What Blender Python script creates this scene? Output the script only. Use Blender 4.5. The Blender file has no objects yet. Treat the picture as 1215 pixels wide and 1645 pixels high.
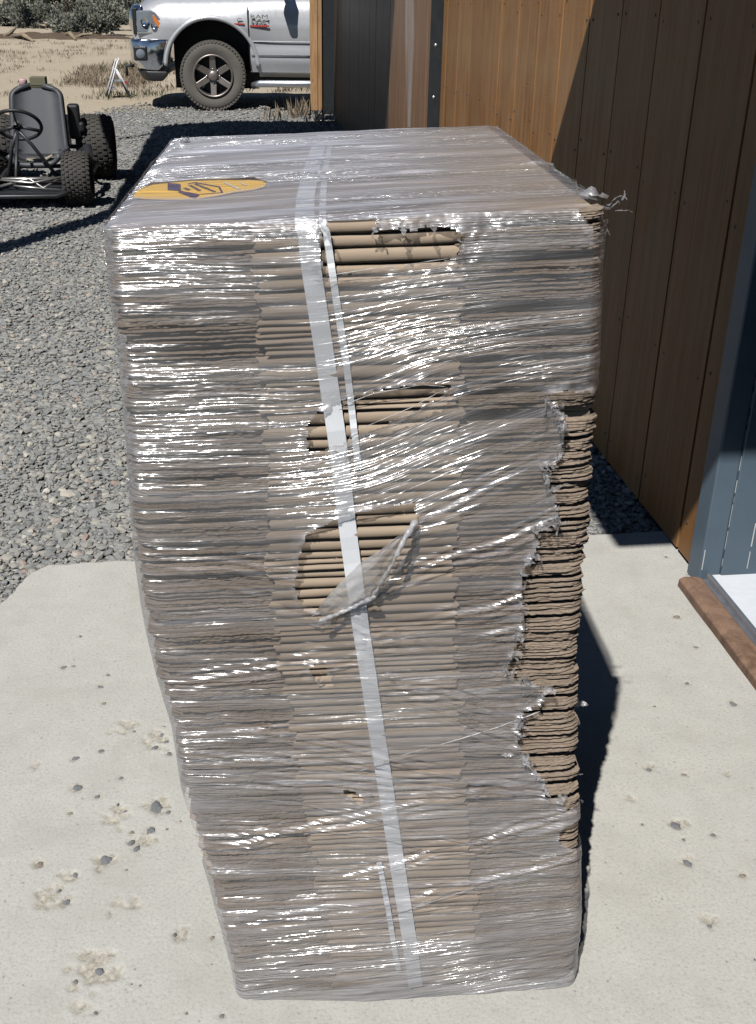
import bpy, math, random
import numpy as np
from mathutils import Vector, Matrix
random.seed(7); rng = np.random.default_rng(11)
SC = bpy.context.scene
COL = SC.collection
R_ = math.radians
# ------------------------------------------------------------------ camera
F, TH, RO, YAW, H = 1716.0, R_(26.3), R_(1.1), R_(7.8), 1.45
CX, CY = 607.5, 822.5
FW = np.array([math.sin(YAW)*math.cos(TH), math.cos(YAW)*math.cos(TH), -math.sin(TH)])
r0 = np.array([math.cos(YAW), -math.sin(YAW), 0.0]); u0 = np.cross(r0, FW)
RT = r0*math.cos(RO)+u0*math.sin(RO); UP = u0*math.cos(RO)-r0*math.sin(RO)
CAM = np.array([0, 0, H])
cd = bpy.data.cameras.new('camera'); cam = bpy.data.objects.new('camera', cd); COL.objects.link(cam)
cd.sensor_fit = 'VERTICAL'; cd.sensor_height = 24; cd.lens = 24*F/1645; cd.clip_start = 0.05; cd.clip_end = 600
m = Matrix.Identity(4)
for i in range(3):
    m[i][0] = RT[i]; m[i][1] = UP[i]; m[i][2] = -FW[i]; m[i][3] = CAM[i]
cam.matrix_world = m
SC.camera = cam
# ------------------------------------------------------------------ light
w = bpy.data.worlds.new('World'); SC.world = w; w.use_nodes = True
nt = w.node_tree
sky = nt.nodes.new('ShaderNodeTexSky'); sky.sky_type = 'NISHITA'; sky.sun_disc = False
sky.sun_elevation = R_(54.6); sky.sun_rotation = R_(209.4); sky.altitude = 1500; sky.air_density = 0.8; sky.dust_density = 0.3
nt.links.new(sky.outputs[0], nt.nodes['Background'].inputs[0]); nt.nodes['Background'].inputs[1].default_value = 0.05
sl = bpy.data.lights.new('sun', 'SUN'); sl.energy = 5.0; sl.angle = R_(0.53); sl.color = (1.0, 0.975, 0.94)
so = bpy.data.objects.new('sun', sl); COL.objects.link(so)
so.rotation_euler = Vector((0.35, 0.62, -1.0)).to_track_quat('-Z', 'Y').to_euler(); so.location = (-3, -4, 9)
SC.view_settings.view_transform = 'Standard'; SC.view_settings.look = 'None'
SC.view_settings.exposure = 0.0; SC.view_settings.gamma = 1.0; SC.view_settings.use_curve_mapping = False
SC.cycles.max_bounces = 5; SC.cycles.diffuse_bounces = 0; SC.cycles.glossy_bounces = 2; SC.cycles.transmission_bounces = 2; SC.cycles.transparent_max_bounces = 12; SC.cycles.caustics_reflective = False; SC.cycles.caustics_refractive = False
SC.cycles.sample_clamp_indirect = 4.0

# ------------------------------------------------------------------ helpers
def ray(x, y):
    d = FW*F+RT*(x-CX)-UP*(y-CY); return d
def gz(x, y, z=0.0):
    d = ray(x, y); return CAM+d*(z-H)/d[2]
def gy(x, y, Y):
    d = ray(x, y); return CAM+d*Y/d[1]

_P = np.random.default_rng(5).permutation(512); _P = np.concatenate([_P, _P])
_ang = np.random.default_rng(6).uniform(0, 2*math.pi, 512); _G = np.stack([np.cos(_ang), np.sin(_ang)], -1)
def perlin(x, y, seed=0):
    x = np.asarray(x, float)+seed*17.31; y = np.asarray(y, float)+seed*9.77
    xi = np.floor(x).astype(int); yi = np.floor(y).astype(int); xf = x-xi; yf = y-yi
    u = xf*xf*xf*(xf*(xf*6-15)+10); v = yf*yf*yf*(yf*(yf*6-15)+10)
    def g(ix, iy, dx, dy):
        k = _P[(_P[ix & 511]+iy) & 511]; gg = _G[k]; return gg[..., 0]*dx+gg[..., 1]*dy
    a = g(xi, yi, xf, yf); b = g(xi+1, yi, xf-1, yf); c = g(xi, yi+1, xf, yf-1); d = g(xi+1, yi+1, xf-1, yf-1)
    return 1.4*((a*(1-u)+b*u)*(1-v)+(c*(1-u)+d*u)*v)
def fbm(x, y, seed=0, n=3):
    s = 0; a = 1
    for i in range(n):
        s = s+a*perlin(x*2**i, y*2**i, seed+i*3); a *= .5
    return s
def sstep(a, b, x):
    t = np.clip((np.asarray(x, float)-a)/(b-a), 0, 1); return t*t*(3-2*t)
def inpoly(px, py, poly):
    px = np.asarray(px); py = np.asarray(py); r = np.zeros(px.shape, bool); n = len(poly)
    for i in range(n):
        x1, y1 = poly[i]; x2, y2 = poly[(i+1) % n]
        c = ((y1 > py) != (y2 > py)); r ^= c & (px < (x2-x1)*(py-y1)/(y2-y1+1e-12)+x1)
    return r

def np_mesh(name, V, Fq, smooth=True):
    """V (n,3); Fq (m,k) array of equal-sided faces"""
    me = bpy.data.meshes.new(name); V = np.asarray(V, np.float32); Fq = np.asarray(Fq, np.int32); k = Fq.shape[1]
    me.vertices.add(len(V)); me.vertices.foreach_set('co', V.ravel())
    me.loops.add(Fq.size); me.loops.foreach_set('vertex_index', Fq.ravel())
    me.polygons.add(len(Fq)); me.polygons.foreach_set('loop_start', np.arange(0, Fq.size, k, dtype=np.int32))
    me.polygons.foreach_set('loop_total', np.full(len(Fq), k, np.int32))
    me.update(calc_edges=True); me.validate()
    me.polygons.foreach_set('use_smooth', np.full(len(me.polygons), smooth)); me.update()
    return me
def grid_faces(nu, nv):
    i, j = np.meshgrid(np.arange(nu-1), np.arange(nv-1), indexing='ij')
    a = (i*nv+j).ravel(); return np.stack([a, a+nv, a+nv+1, a+1], -1)
def link(name, me, mat=None, parent=None):
    o = bpy.data.objects.new(name, me); COL.objects.link(o)
    if mat is not None:
        me.materials.clear(); me.materials.append(mat)
    if parent is not None: o.parent = parent
    return o
def tag(o, label=None, cat=None, group=None, kind=None):
    if label: o['label'] = label
    if cat: o['category'] = cat
    if group: o['group'] = group
    if kind: o['kind'] = kind
    return o
def empty(name, loc=(0, 0, 0), rz=0.0, **k):
    o = bpy.data.objects.new(name, None); COL.objects.link(o); o.location = loc; o.rotation_euler = (0, 0, rz); o.empty_display_size = .1
    return tag(o, **k)
def copy_tree(o, parent=None):
    c = o.copy(); COL.objects.link(c); c.parent = parent
    for ch in list(o.children): copy_tree(ch, c)
    return c

class MB:
    def __init__(s): s.v = []; s.f = []; s.sm = []
    def add(s, v, f, smooth=False):
        b = len(s.v); s.v += [tuple(p) for p in v]; s.f += [tuple(i+b for i in q) for q in f]; s.sm += [smooth]*len(f); return s
    def box(s, c, d, rot=None):
        x, y, z = d[0]/2, d[1]/2, d[2]/2
        P = [Vector((sx*x, sy*y, sz*z)) for sz in (-1, 1) for sx, sy in ((-1, -1), (1, -1), (1, 1), (-1, 1))]
        if rot is not None: P = [rot @ p for p in P]
        c = Vector(c); P = [p+c for p in P]
        return s.add(P, [(3, 2, 1, 0), (4, 5, 6, 7), (0, 1, 5, 4), (1, 2, 6, 5), (2, 3, 7, 6), (3, 0, 4, 7)])
    def tube(s, pts, r, n=8, cap=True, flat=1.0):
        pts = [Vector(p) for p in pts]; rs = r if isinstance(r, (list, tuple)) else [r]*len(pts)
        V = []; prev = None
        for i, p in enumerate(pts):
            t = (pts[min(i+1, len(pts)-1)]-pts[max(i-1, 0)]).normalized()
            a = prev if prev is not None else (Vector((0, 0, 1)) if abs(t.z) < .9 else Vector((1, 0, 0)))
            a = (a-t*a.dot(t)).normalized(); b = t.cross(a); prev = a
            V += [p+(a*math.cos(k*2*math.pi/n)+b*math.sin(k*2*math.pi/n)*flat)*rs[i] for k in range(n)]
        Fs = [(i*n+k, i*n+(k+1) % n, (i+1)*n+(k+1) % n, (i+1)*n+k) for i in range(len(pts)-1) for k in range(n)]
        s.add(V, Fs, True)
        if cap:
            b = len(s.v)-len(V); s.f += [tuple(b+k for k in reversed(range(n))), tuple(b+(len(pts)-1)*n+k for k in range(n))]; s.sm += [False, False]
        return s
    def lathe(s, prof, n=32, M=None, closed=False, smooth=True):
        """profile (r, h) about local Z"""
        M = M or Matrix.Identity(4); V = []
        for k in range(n):
            a = 2*math.pi*k/n
            V += [M @ Vector((r*math.cos(a), r*math.sin(a), h)) for r, h in prof]
        p = len(prof); Fs = []
        for k in range(n):
            for j in range(p if closed else p-1):
                j2 = (j+1) % p; k2 = (k+1) % n
                Fs.append((k*p+j, k2*p+j, k2*p+j2, k*p+j2))
        return s.add(V, Fs, smooth)
    def prism(s, poly, h0, h1, M=None):
        """poly in local XY, extruded local Z h0..h1"""
        M = M or Matrix.Identity(4); n = len(poly)
        V = [M @ Vector((x, y, h0)) for x, y in poly]+[M @ Vector((x, y, h1)) for x, y in poly]
        Fs = [tuple(reversed(range(n))), tuple(range(n, 2*n))]+[(i, (i+1) % n, n+(i+1) % n, n+i) for i in range(n)]
        return s.add(V, Fs)
    def build(s, name, mat, parent=None, smooth=None, bevel=0, seg=2, sub=0):
        me = bpy.data.meshes.new(name); me.from_pydata(s.v, [], s.f); me.update()
        me.polygons.foreach_set('use_smooth', [bool(x) if smooth is None else smooth for x in s.sm][:len(me.polygons)])
        o = link(name, me, mat, parent)
        if bevel:
            b = o.modifiers.new('bevel', 'BEVEL'); b.width = bevel; b.segments = seg; b.limit_method = 'ANGLE'; b.angle_limit = R_(35)
        if sub:
            q = o.modifiers.new('sub', 'SUBSURF'); q.levels = sub; q.render_levels = sub
        return o

# ------------------------------------------------------------------ materials
class NM:
    def __init__(s, name):
        s.m = bpy.data.materials.new(name); s.m.use_nodes = True; s.t = s.m.node_tree; s.t.nodes.clear()
        s.out = s.n('OutputMaterial')
    def n(s, typ, **k):
        nd = s.t.nodes.new('ShaderNode'+typ)
        for a, b in k.items(): setattr(nd, a, b)
        return nd
    def l(s, a, b): s.t.links.new(a, b)
    def set(s, sock, v):
        if isinstance(v, bpy.types.NodeSocket): s.l(v, sock)
        else:
            if isinstance(v, (tuple, list)) and len(v) == 3 and sock.type == 'RGBA': v = (*v, 1)
            sock.default_value = v
    def coord(s, kind='Object', scale=(1, 1, 1)):
        c = s.n('TexCoord'); mp = s.n('Mapping'); mp.inputs['Scale'].default_value = scale; s.l(c.outputs[kind], mp.inputs[0]); return mp.outputs[0]
    def noise(s, vec, scale, detail=4, rough=.55, dist=0):
        n = s.n('TexNoise'); s.l(vec, n.inputs['Vector']); n.inputs['Scale'].default_value = scale; n.inputs['Detail'].default_value = detail
        n.inputs['Roughness'].default_value = rough; n.inputs['Distortion'].default_value = dist; return n.outputs['Fac']
    def vor(s, vec, scale, feature='F1', out='Distance'):
        n = s.n('TexVoronoi', feature=feature); s.l(vec, n.inputs['Vector']); n.inputs['Scale'].default_value = scale; return n.outputs[out]
    def ramp(s, fac, stops, interp='LINEAR'):
        r = s.n('ValToRGB'); r.color_ramp.interpolation = interp; e = r.color_ramp.elements
        while len(e) < len(stops): e.new(.5)
        for k, (p, c) in enumerate(stops):
            e[k].position = p; e[k].color = (*c, 1) if not isinstance(c, (int, float)) else (c, c, c, 1)
        s.l(fac, r.inputs[0]); return r.outputs[0]
    def mix(s, fac, a, b, mode='MIX'):
        n = s.n('Mix', data_type='RGBA', blend_type=mode); s.set(n.inputs['Factor'], fac); s.set(n.inputs[6], a); s.set(n.inputs[7], b); return n.outputs[2]
    def math(s, op, a, b=0.0, clamp=False):
        n = s.n('Math', operation=op, use_clamp=clamp); s.set(n.inputs[0], a); s.set(n.inputs[1], b); return n.outputs[0]
    def bump(s, h, strength=.3, dist=.01, normal=None):
        b = s.n('Bump'); b.inputs['Strength'].default_value = strength; b.inputs['Distance'].default_value = dist; s.l(h, b.inputs['Height'])
        if normal is not None: s.l(normal, b.inputs['Normal'])
        return b.outputs[0]
    def attr(s, name):
        a = s.n('Attribute'); a.attribute_name = name; return a.outputs['Fac']
    def done(s, color, rough=.6, metal=0., normal=None, spec=.5, **kw):
        p = s.n('BsdfPrincipled'); s.set(p.inputs['Base Color'], color); s.set(p.inputs['Roughness'], rough); s.set(p.inputs['Metallic'], metal)
        s.set(p.inputs['Specular IOR Level'], spec)
        for k, v in kw.items(): s.set(p.inputs[k.replace('_', ' ')], v)
        if normal is not None: s.l(normal, p.inputs['Normal'])
        s.l(p.outputs[0], s.out.inputs[0]); return s.m

def simple(name, col, rough=.6, metal=0., var=.12, scale=25, bump=.0, bd=.002, spec=.5, **kw):
    n = NM(name); v = n.coord('Object'); f = n.noise(v, scale, 5)
    c = n.mix(f, tuple(x*(1-var) for x in col), tuple(min(1, x*(1+var)) for x in col))
    nb = n.bump(n.noise(v, scale*4, 4), bump, bd) if bump else None
    rr = n.math('ADD', n.math('MULTIPLY', f, .2), rough-.1)
    return n.done(c, rr, metal, nb, spec, **kw)
M = {}
# concrete: stains and exposed aggregate follow the 'spall' attribute of the pitted mesh
n = NM('concrete'); v = n.coord('Object'); big = n.noise(v, 2.2, 5); mid = n.noise(v, 14, 6, .65); fine = n.noise(v, 160, 4, .7)
c = n.mix(big, (.46, .45, .412), (.515, .503, .458)); c = n.mix(n.ramp(mid, [(.35, .0), (.75, .35)]), c, (.35, .345, .32))
sp = n.vor(v, 120); c = n.mix(n.ramp(sp, [(.05, .6), (.16, .0)]), c, (.26, .25, .22))
sp2 = n.vor(v, 38); spc = n.n('SeparateColor'); n.l(n.vor(v, 38, out='Color'), spc.inputs[0])
c = n.mix(n.math('MULTIPLY', n.ramp(sp2, [(.05, .8), (.12, .0)]), n.math('GREATER_THAN', spc.outputs[0], .6)), c, (.2, .19, .17))
c = n.mix(n.ramp(fine, [(.34, .75), (.48, 0)]), c, (.33, .32, .29)); c = n.mix(n.ramp(fine, [(.58, 0), (.72, .6)]), c, (.60, .59, .55))
st1 = n.noise(v, 5.5, 7, .7); c = n.mix(n.ramp(st1, [(.48, 0), (.68, .5)]), c, (.37, .355, .315)); c = n.mix(n.ramp(n.noise(v, 3.1, 6, .7), [(.52, 0), (.7, .4)]), c, (.54, .53, .495))
br = n.noise(n.coord('Object', (140, 4, 1)), 1, 3); c = n.mix(n.math('MULTIPLY', br, .12), c, (.5, .49, .46))
spall = n.attr('spall'); agg = n.mix(n.ramp(n.noise(v, 120, 5, .75), [(.36, 0), (.64, 1)]), (.22, .205, .17), (.56, .52, .43)); c = n.mix(n.math('MULTIPLY', spall, n.ramp(n.noise(v, 55, 6, .75), [(.25, .35), (.58, 1)])), c, agg)
hb = n.math('ADD', n.math('MULTIPLY', fine, .6), n.math('MULTIPLY', mid, .4))
M['concrete'] = n.done(c, .88, 0, n.bump(hb, .6, .003), .25)
n = NM('gravel_stone'); gi = n.n('NewGeometry'); v = n.coord('Object')
c = n.ramp(gi.outputs['Random Per Island'], [(0, (.14, .15, .155)), (.3, (.20, .212, .215)), (.55, (.235, .24, .232)), (.78, (.27, .265, .245)), (.9, (.32, .305, .265)), (.965, (.44, .42, .37)), (.985, (.28, .19, .16)), (1, (.52, .5, .46))])
c = n.mix(1.0, n.mix(n.math('MULTIPLY', n.noise(v, 140, 4), .5), c, (.26, .26, .25)), (1.13, 1.11, 1.07), 'MULTIPLY')
M['gravel'] = n.done(c, .85, 0, n.bump(n.noise(v, 220, 4), .3, .002), .25)
n = NM('gravel_bed'); v = n.coord('Object'); vo = n.vor(v, 42, out='Color'); d = n.vor(v, 42)
sep = n.n('SeparateColor'); n.l(vo, sep.inputs[0])
c = n.ramp(sep.outputs[0], [(0, (.17, .175, .18)), (.5, (.27, .275, .27)), (.85, (.34, .33, .31)), (1, (.46, .44, .39))])
c = n.mix(n.math('MULTIPLY', n.noise(v, 1.3, 4), .35), c, (.28, .28, .265))
M['gravel_bed'] = n.done(c, .9, 0, n.bump(n.math('SUBTRACT', 1.0, d), .9, .02), .2)
n = NM('sand'); v = n.coord('Object'); a = n.noise(v, .35, 6, .6); b = n.noise(v, 7, 6, .7)
c = n.mix(a, (.37, .31, .23), (.48, .415, .315)); c = n.mix(n.ramp(b, [(.45, 0), (.75, .55)]), c, (.29, .245, .18))
M['sand'] = n.done(c, .95, 0, n.bump(b, .6, .05), .15)
def wood(name, ca, cb, cc, rough=.55, spec=.4):
    n = NM(name); oi = n.n('ObjectInfo'); tc = n.n('TexCoord'); mp = n.n('Mapping'); mp.inputs['Scale'].default_value = (1, 1, .06)
    ad = n.n('VectorMath', operation='ADD'); n.l(tc.outputs['Object'], ad.inputs[0])
    mu = n.n('Math', operation='MULTIPLY'); n.l(oi.outputs['Random'], mu.inputs[0]); mu.inputs[1].default_value = 50
    cb3 = n.n('CombineXYZ'); n.l(mu.outputs[0], cb3.inputs[2]); n.l(mu.outputs[0], cb3.inputs[1]); n.l(cb3.outputs[0], ad.inputs[1]); n.l(ad.outputs[0], mp.inputs[0])
    v = mp.outputs[0]; g = n.noise(v, 26, 6, .65, .6); g2 = n.noise(v, 120, 3, .6)
    pl = n.noise(tc.outputs['Object'], 3.0, 4)
    c = n.mix(n.ramp(g, [(.38, 0), (.62, 1)]), tuple(x*.72 for x in ca), cb); c = n.mix(n.ramp(pl, [(.42, 0), (.75, .75)]), c, cc)
    c = n.mix(n.math('MULTIPLY', n.ramp(g2, [(.5, 0), (.8, 1)]), .35), c, tuple(x*.45 for x in ca))
    st_ = n.n('Mapping'); st_.inputs['Scale'].default_value = (22, 22, .8); n.l(ad.outputs[0], st_.inputs[0]); c = n.mix(n.ramp(n.noise(st_.outputs[0], 1, 4, .65), [(.54, 0), (.76, .34)]), c, tuple(min(1, x*1.2+.03) for x in cc))
    kn = n.n('Mapping'); kn.inputs['Scale'].default_value = (6, 6, 2.2); n.l(ad.outputs[0], kn.inputs[0]); c = n.mix(n.ramp(n.vor(kn.outputs[0], 1), [(.03, .8), (.09, 0)]), c, tuple(x*.25 for x in ca))
    c = n.mix(n.math('MULTIPLY', oi.outputs['Random'], .4), c, tuple(x*.6 for x in ca))
    sw = n.noise(n.coord('Object', (6, 6, 160)), 1, 2)
    h = n.math('ADD', g, n.math('MULTIPLY', sw, .5))
    return n.done(c, rough, 0, n.bump(h, .35, .003), spec)
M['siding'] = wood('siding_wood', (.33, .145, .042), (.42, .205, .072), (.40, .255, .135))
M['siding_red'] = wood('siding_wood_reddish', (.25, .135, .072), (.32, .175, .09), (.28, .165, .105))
M['trimwood'] = wood('trim_wood', (.40, .22, .10), (.52, .31, .15), (.55, .36, .2))
M['redwood'] = wood('threshold_wood', (.20, .125, .085), (.27, .17, .115), (.24, .155, .115), .65, .3)
M['greywood'] = wood('dead_wood', (.22, .18, .13), (.34, .27, .19), (.42, .33, .21), .9, .1)
def paper(name, ca, cb, edge):
    n = NM(name); v = n.coord('Object'); oi = n.n('ObjectInfo'); f = n.noise(v, 35, 5); g = n.noise(n.coord('Object', (60, 60, 700)), 1, 4, .7)
    c = n.mix(f, ca, cb); c = n.mix(n.math('MULTIPLY', oi.outputs['Random'], .35), c, tuple(x*.8 for x in ca))
    if edge: c = n.mix(n.ramp(g, [(.38, .6), (.55, 0)]), c, tuple(x*.5 for x in ca))
    return n.done(c, .85, 0, n.bump(n.math('ADD', f, g), .25 if not edge else .6, .0012), .2)
M['kraft'] = paper('kraft_board', (.345, .268, .195), (.42, .335, .25), False)
M['kraft_edge'] = paper('kraft_cut_edge', (.285, .222, .168), (.375, .30, .232), True)
n = NM('strap_weave'); v = n.coord('Object', (900, 900, 900)); wv = n.n('TexWave'); n.l(n.coord('UV', (1, 1, 1)), wv.inputs[0]); wv.inputs['Scale'].default_value = 160
M['strap'] = n.done(n.mix(n.noise(n.coord('Object'), 60, 4), (.84, .87, .90), (.90, .92, .94)), .5, 0, n.bump(wv.outputs['Fac'], .3, .0006), .4)

def film_mat(name, base_fac, haze_lo, haze_hi, bump_s=.8, rough=.17, tint=(.93, .93, .94), dcol=(.5, .5, .53)):
    n = NM(name); uv = n.n('UVMap'); uv.uv_map = 'flow'
    def mp(sc):
        q = n.n('Mapping'); q.inputs['Scale'].default_value = sc; n.l(uv.outputs[0], q.inputs[0]); return q.outputs[0]
    w1 = n.noise(mp((7, 150, 1)), 1, 2, .6); w2 = n.noise(mp((18, 420, 1)), 1, 1, .6)
    w3 = n.noise(mp((85, 240, 1)), 1, 1, .5)
    h = n.math('ADD', n.math('ADD', w1, n.math('MULTIPLY', w2, .32)), n.math('MULTIPLY', w3, .17))
    nb = n.bump(h, bump_s, .006); n.l(n.math('MULTIPLY', n.math('ADD', n.math('MULTIPLY', n.attr('shine'), .75), .35), bump_s), nb.node.inputs['Strength'])
    fr = n.n('Fresnel'); fr.inputs['IOR'].default_value = 1.45
    gloss = n.math('MINIMUM', n.math('ADD', fr.outputs[0], n.math('MULTIPLY', n.attr('shine'), base_fac), True), .38)
    haze = n.math('ADD', haze_lo, n.math('MULTIPLY', n.attr('haze'), haze_hi), True)
    tr = n.n('BsdfTransparent'); tr.inputs[0].default_value = (*tint, 1)
    gl = n.n('BsdfGlossy'); gl.inputs['Color'].default_value = (1, 1, 1, 1); n.set(gl.inputs['Roughness'], rough); n.l(nb, gl.inputs['Normal'])
    df = n.n('BsdfDiffuse'); df.inputs[0].default_value = (*dcol, 1); tl = n.n('BsdfTranslucent'); tl.inputs[0].default_value = (*dcol, 1)
    n.l(nb, df.inputs['Normal'])
    dm = n.n('MixShader'); dm.inputs[0].default_value = .45; n.l(df.outputs[0], dm.inputs[1]); n.l(tl.outputs[0], dm.inputs[2])
    m1 = n.n('MixShader'); n.l(haze, m1.inputs[0]); n.l(tr.outputs[0], m1.inputs[1]); n.l(dm.outputs[0], m1.inputs[2])
    m2 = n.n('MixShader'); gl2 = n.n('BsdfGlossy'); gl2.inputs['Color'].default_value = (1, 1, 1, 1); gl2.inputs['Roughness'].default_value = .46; n.l(nb, gl2.inputs['Normal'])
    gm = n.n('MixShader'); gm.inputs[0].default_value = .42; n.l(gl.outputs[0], gm.inputs[1]); n.l(gl2.outputs[0], gm.inputs[2])
    n.l(gloss, m2.inputs[0]); n.l(m1.outputs[0], m2.inputs[1]); n.l(gm.outputs[0], m2.inputs[2])
    n.l(m2.outputs[0], n.out.inputs[0]); return n.m
M['film'] = film_mat('stretch_film', .19,   .0, 1.0, .95, .17, (.975, .97, .975), (.77, .755, .785))
M['film_top'] = film_mat('stretch_film_top', .30, .0, 1.0, 1.5, .20, (.97, .965, .97), (.76, .77, .86))  # bluish diffuse colour stands in for sky sheen
M['film_torn'] = film_mat('stretch_film_torn', .05, .20, 1.0, .5, .3, (.98, .98, .98), (.80, .80, .83))
M['blue'] = simple('blue_grey_paint', (.105, .15, .192), .45, var=.2, scale=9, bump=.08)
M['scuff'] = simple('bare_scuffs', (.7, .7, .68), .6)
M['steel'] = simple('galvanised_steel', (.55, .57, .6), .4, .9, bump=.05)
M['blacksteel'] = simple('dark_steel', (.028, .032, .036), .5, .2, var=.3, bump=.1)
M['screw'] = simple('screw_heads', (.7, .7, .7), .3, .9)
M['dustyfloor'] = simple('dusty_white_floor', (.62, .655, .70), .85, var=.12, scale=18, bump=.3, bd=.004)
M['darkgap'] = simple('dark_backing', (.02, .017, .014), .9)
M['interior'] = simple('interior_wall', (.3, .3, .3), .8)
M['roofing'] = simple('roof_metal', (.25, .26, .27), .5)
M['siding_shade'] = simple('siding_painted_shade', (.045, .038, .033), .6, var=.3, scale=6, bump=.1)  # near-black colour that paints in the shade on the far boards
M['tar'] = simple('brown_paint', (.16, .07, .05), .55)

# =================================================================== THE GROUND
XW = 1.2215                      # outer face of the siding
def ground_mesh():
    xs = np.concatenate([np.linspace(-90, -8, 30), np.linspace(-7.8, 8, 100), np.linspace(8.4, 90, 30)])
    ys = np.concatenate([np.linspace(-6, 12.6, 40), np.linspace(12.8, 60, 170), np.linspace(62, 320, 40)])
    X, Y = np.meshgrid(xs, ys, indexing='ij')
    Z = -.035+.03*fbm(X*.35, Y*.35, 3)*sstep(12, 20, Y)+.012*fbm(X*2.1, Y*2.1, 4)*sstep(12, 16, Y)
    Z = Z+.35*sstep(26, 33, Y)*np.exp(-((X+9)/7)**2)*.3+sstep(34, 120, Y)*.9
    V = np.stack([X, Y, Z], -1).reshape(-1, 3); return np_mesh('ground', V, grid_faces(len(xs), len(ys)))
gr = link('ground', ground_mesh(), M['sand']); tag(gr, 'pale sandy desert ground stretching back to the sagebrush', kind='structure')
def sand_line(X): return 13.9+1.35*sstep(-2.2, -.8, X)+.35*perlin(X*.9, X*0+3.3, 2)+.12*perlin(X*5, X*0+1.3, 8)
def gravel_bed():
    xs = np.linspace(-9, 6.0, 151); t = np.linspace(0, 1, 120); V = []
    for x in xs:
        ye = float(sand_line(x)); yy = -4+(ye+4)*t; zz = -.024+.012*fbm(x*1.7+yy*0, yy*1.7, 1)
        zz[-6:] -= np.linspace(0, .035, 6)
        V.append(np.stack([yy*0+x, yy, zz], -1))
    return np_mesh('gravel_bed', np.concatenate(V), grid_faces(151, 120))
gb = link('gravel_yard', gravel_bed(), M['gravel_bed']); tag(gb, 'grey gravel yard beside the concrete slab', kind='structure')

# concrete slab with pitted surface
ST = []   # embedded stones: (px, py, diameter px)
for x, y, d in [(330,55,14),(262,183,24),(303,178,15),(443,213,18),(413,262,20),(427,330,16),(415,525,22),(310,555,26),(497,635,20),(318,675,40),(400,712,22),(290,780,24),(483,743,13),(513,772,15),(640,755,54),(690,775,22),(620,848,34),(540,857,18),(537,897,24),(560,925,28),(433,967,42),(518,1013,13),(310,1030,18),(160,990,30),(635,510,18),(695,537,24),(675,425,13),(665,457,18),(680,487,18),(740,813,11),(685,845,11),(408,1425,34),(312,1470,26),(540,1482,18),(575,1487,15),(515,1503,13),(392,1600,28),(765,1600,18),(910,1610,30),(868,1400,9),(95,1485,8),(870,1290,24),(715,1275,18),(243,1095,16),(275,1140,26),(550,445,15)]:
    ST.append((x*.3922, 1000+y*.3922, d*.3922))
for x, y, d in [(273,567,9),(298,704,14),(342,774,11),(322,858,13),(428,905,19),(247,911,8),(234,1057,13),(315,1068,11),(218,1183,9),(296,1185,20),(314,1218,11),(382,1208,15),(323,1270,16),(449,1301,19),(374,1417,15),(478,1495,9),(323,608,6),(400,1565,6)]:
    ST.append((880+x*.6965, 500+y*.6965, d*.6965))
SPL = [(x*.3922, 1000+y*.3922, r*.3922) for x, y, r in [(150,585,30),(520,430,60),(640,480,70),(480,790,75),(650,740,70),(590,900,70),(420,975,60),(210,1120,95),(510,1160,65),(400,1420,140),(330,1570,60),(760,1275,60),(280,1040,50),(160,990,38)]]
SPL += [(880+x*.6965, 500+y*.6965, r*.6965) for x, y, r in [(296,1182,32),(240,1050,22),(325,1265,24),(370,1400,26),(415,1070,16),(190,1120,16)]]
def slab_left(Y):
    Y = np.asarray(Y, float); b = -.64+.01*fbm(Y*9, Y*0+.4, 2)
    t = np.clip((Y-2.38)/.285, 0, 1); return b+.125*(1-np.sqrt(np.clip(1-t**2.0, 0, 1)))
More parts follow.
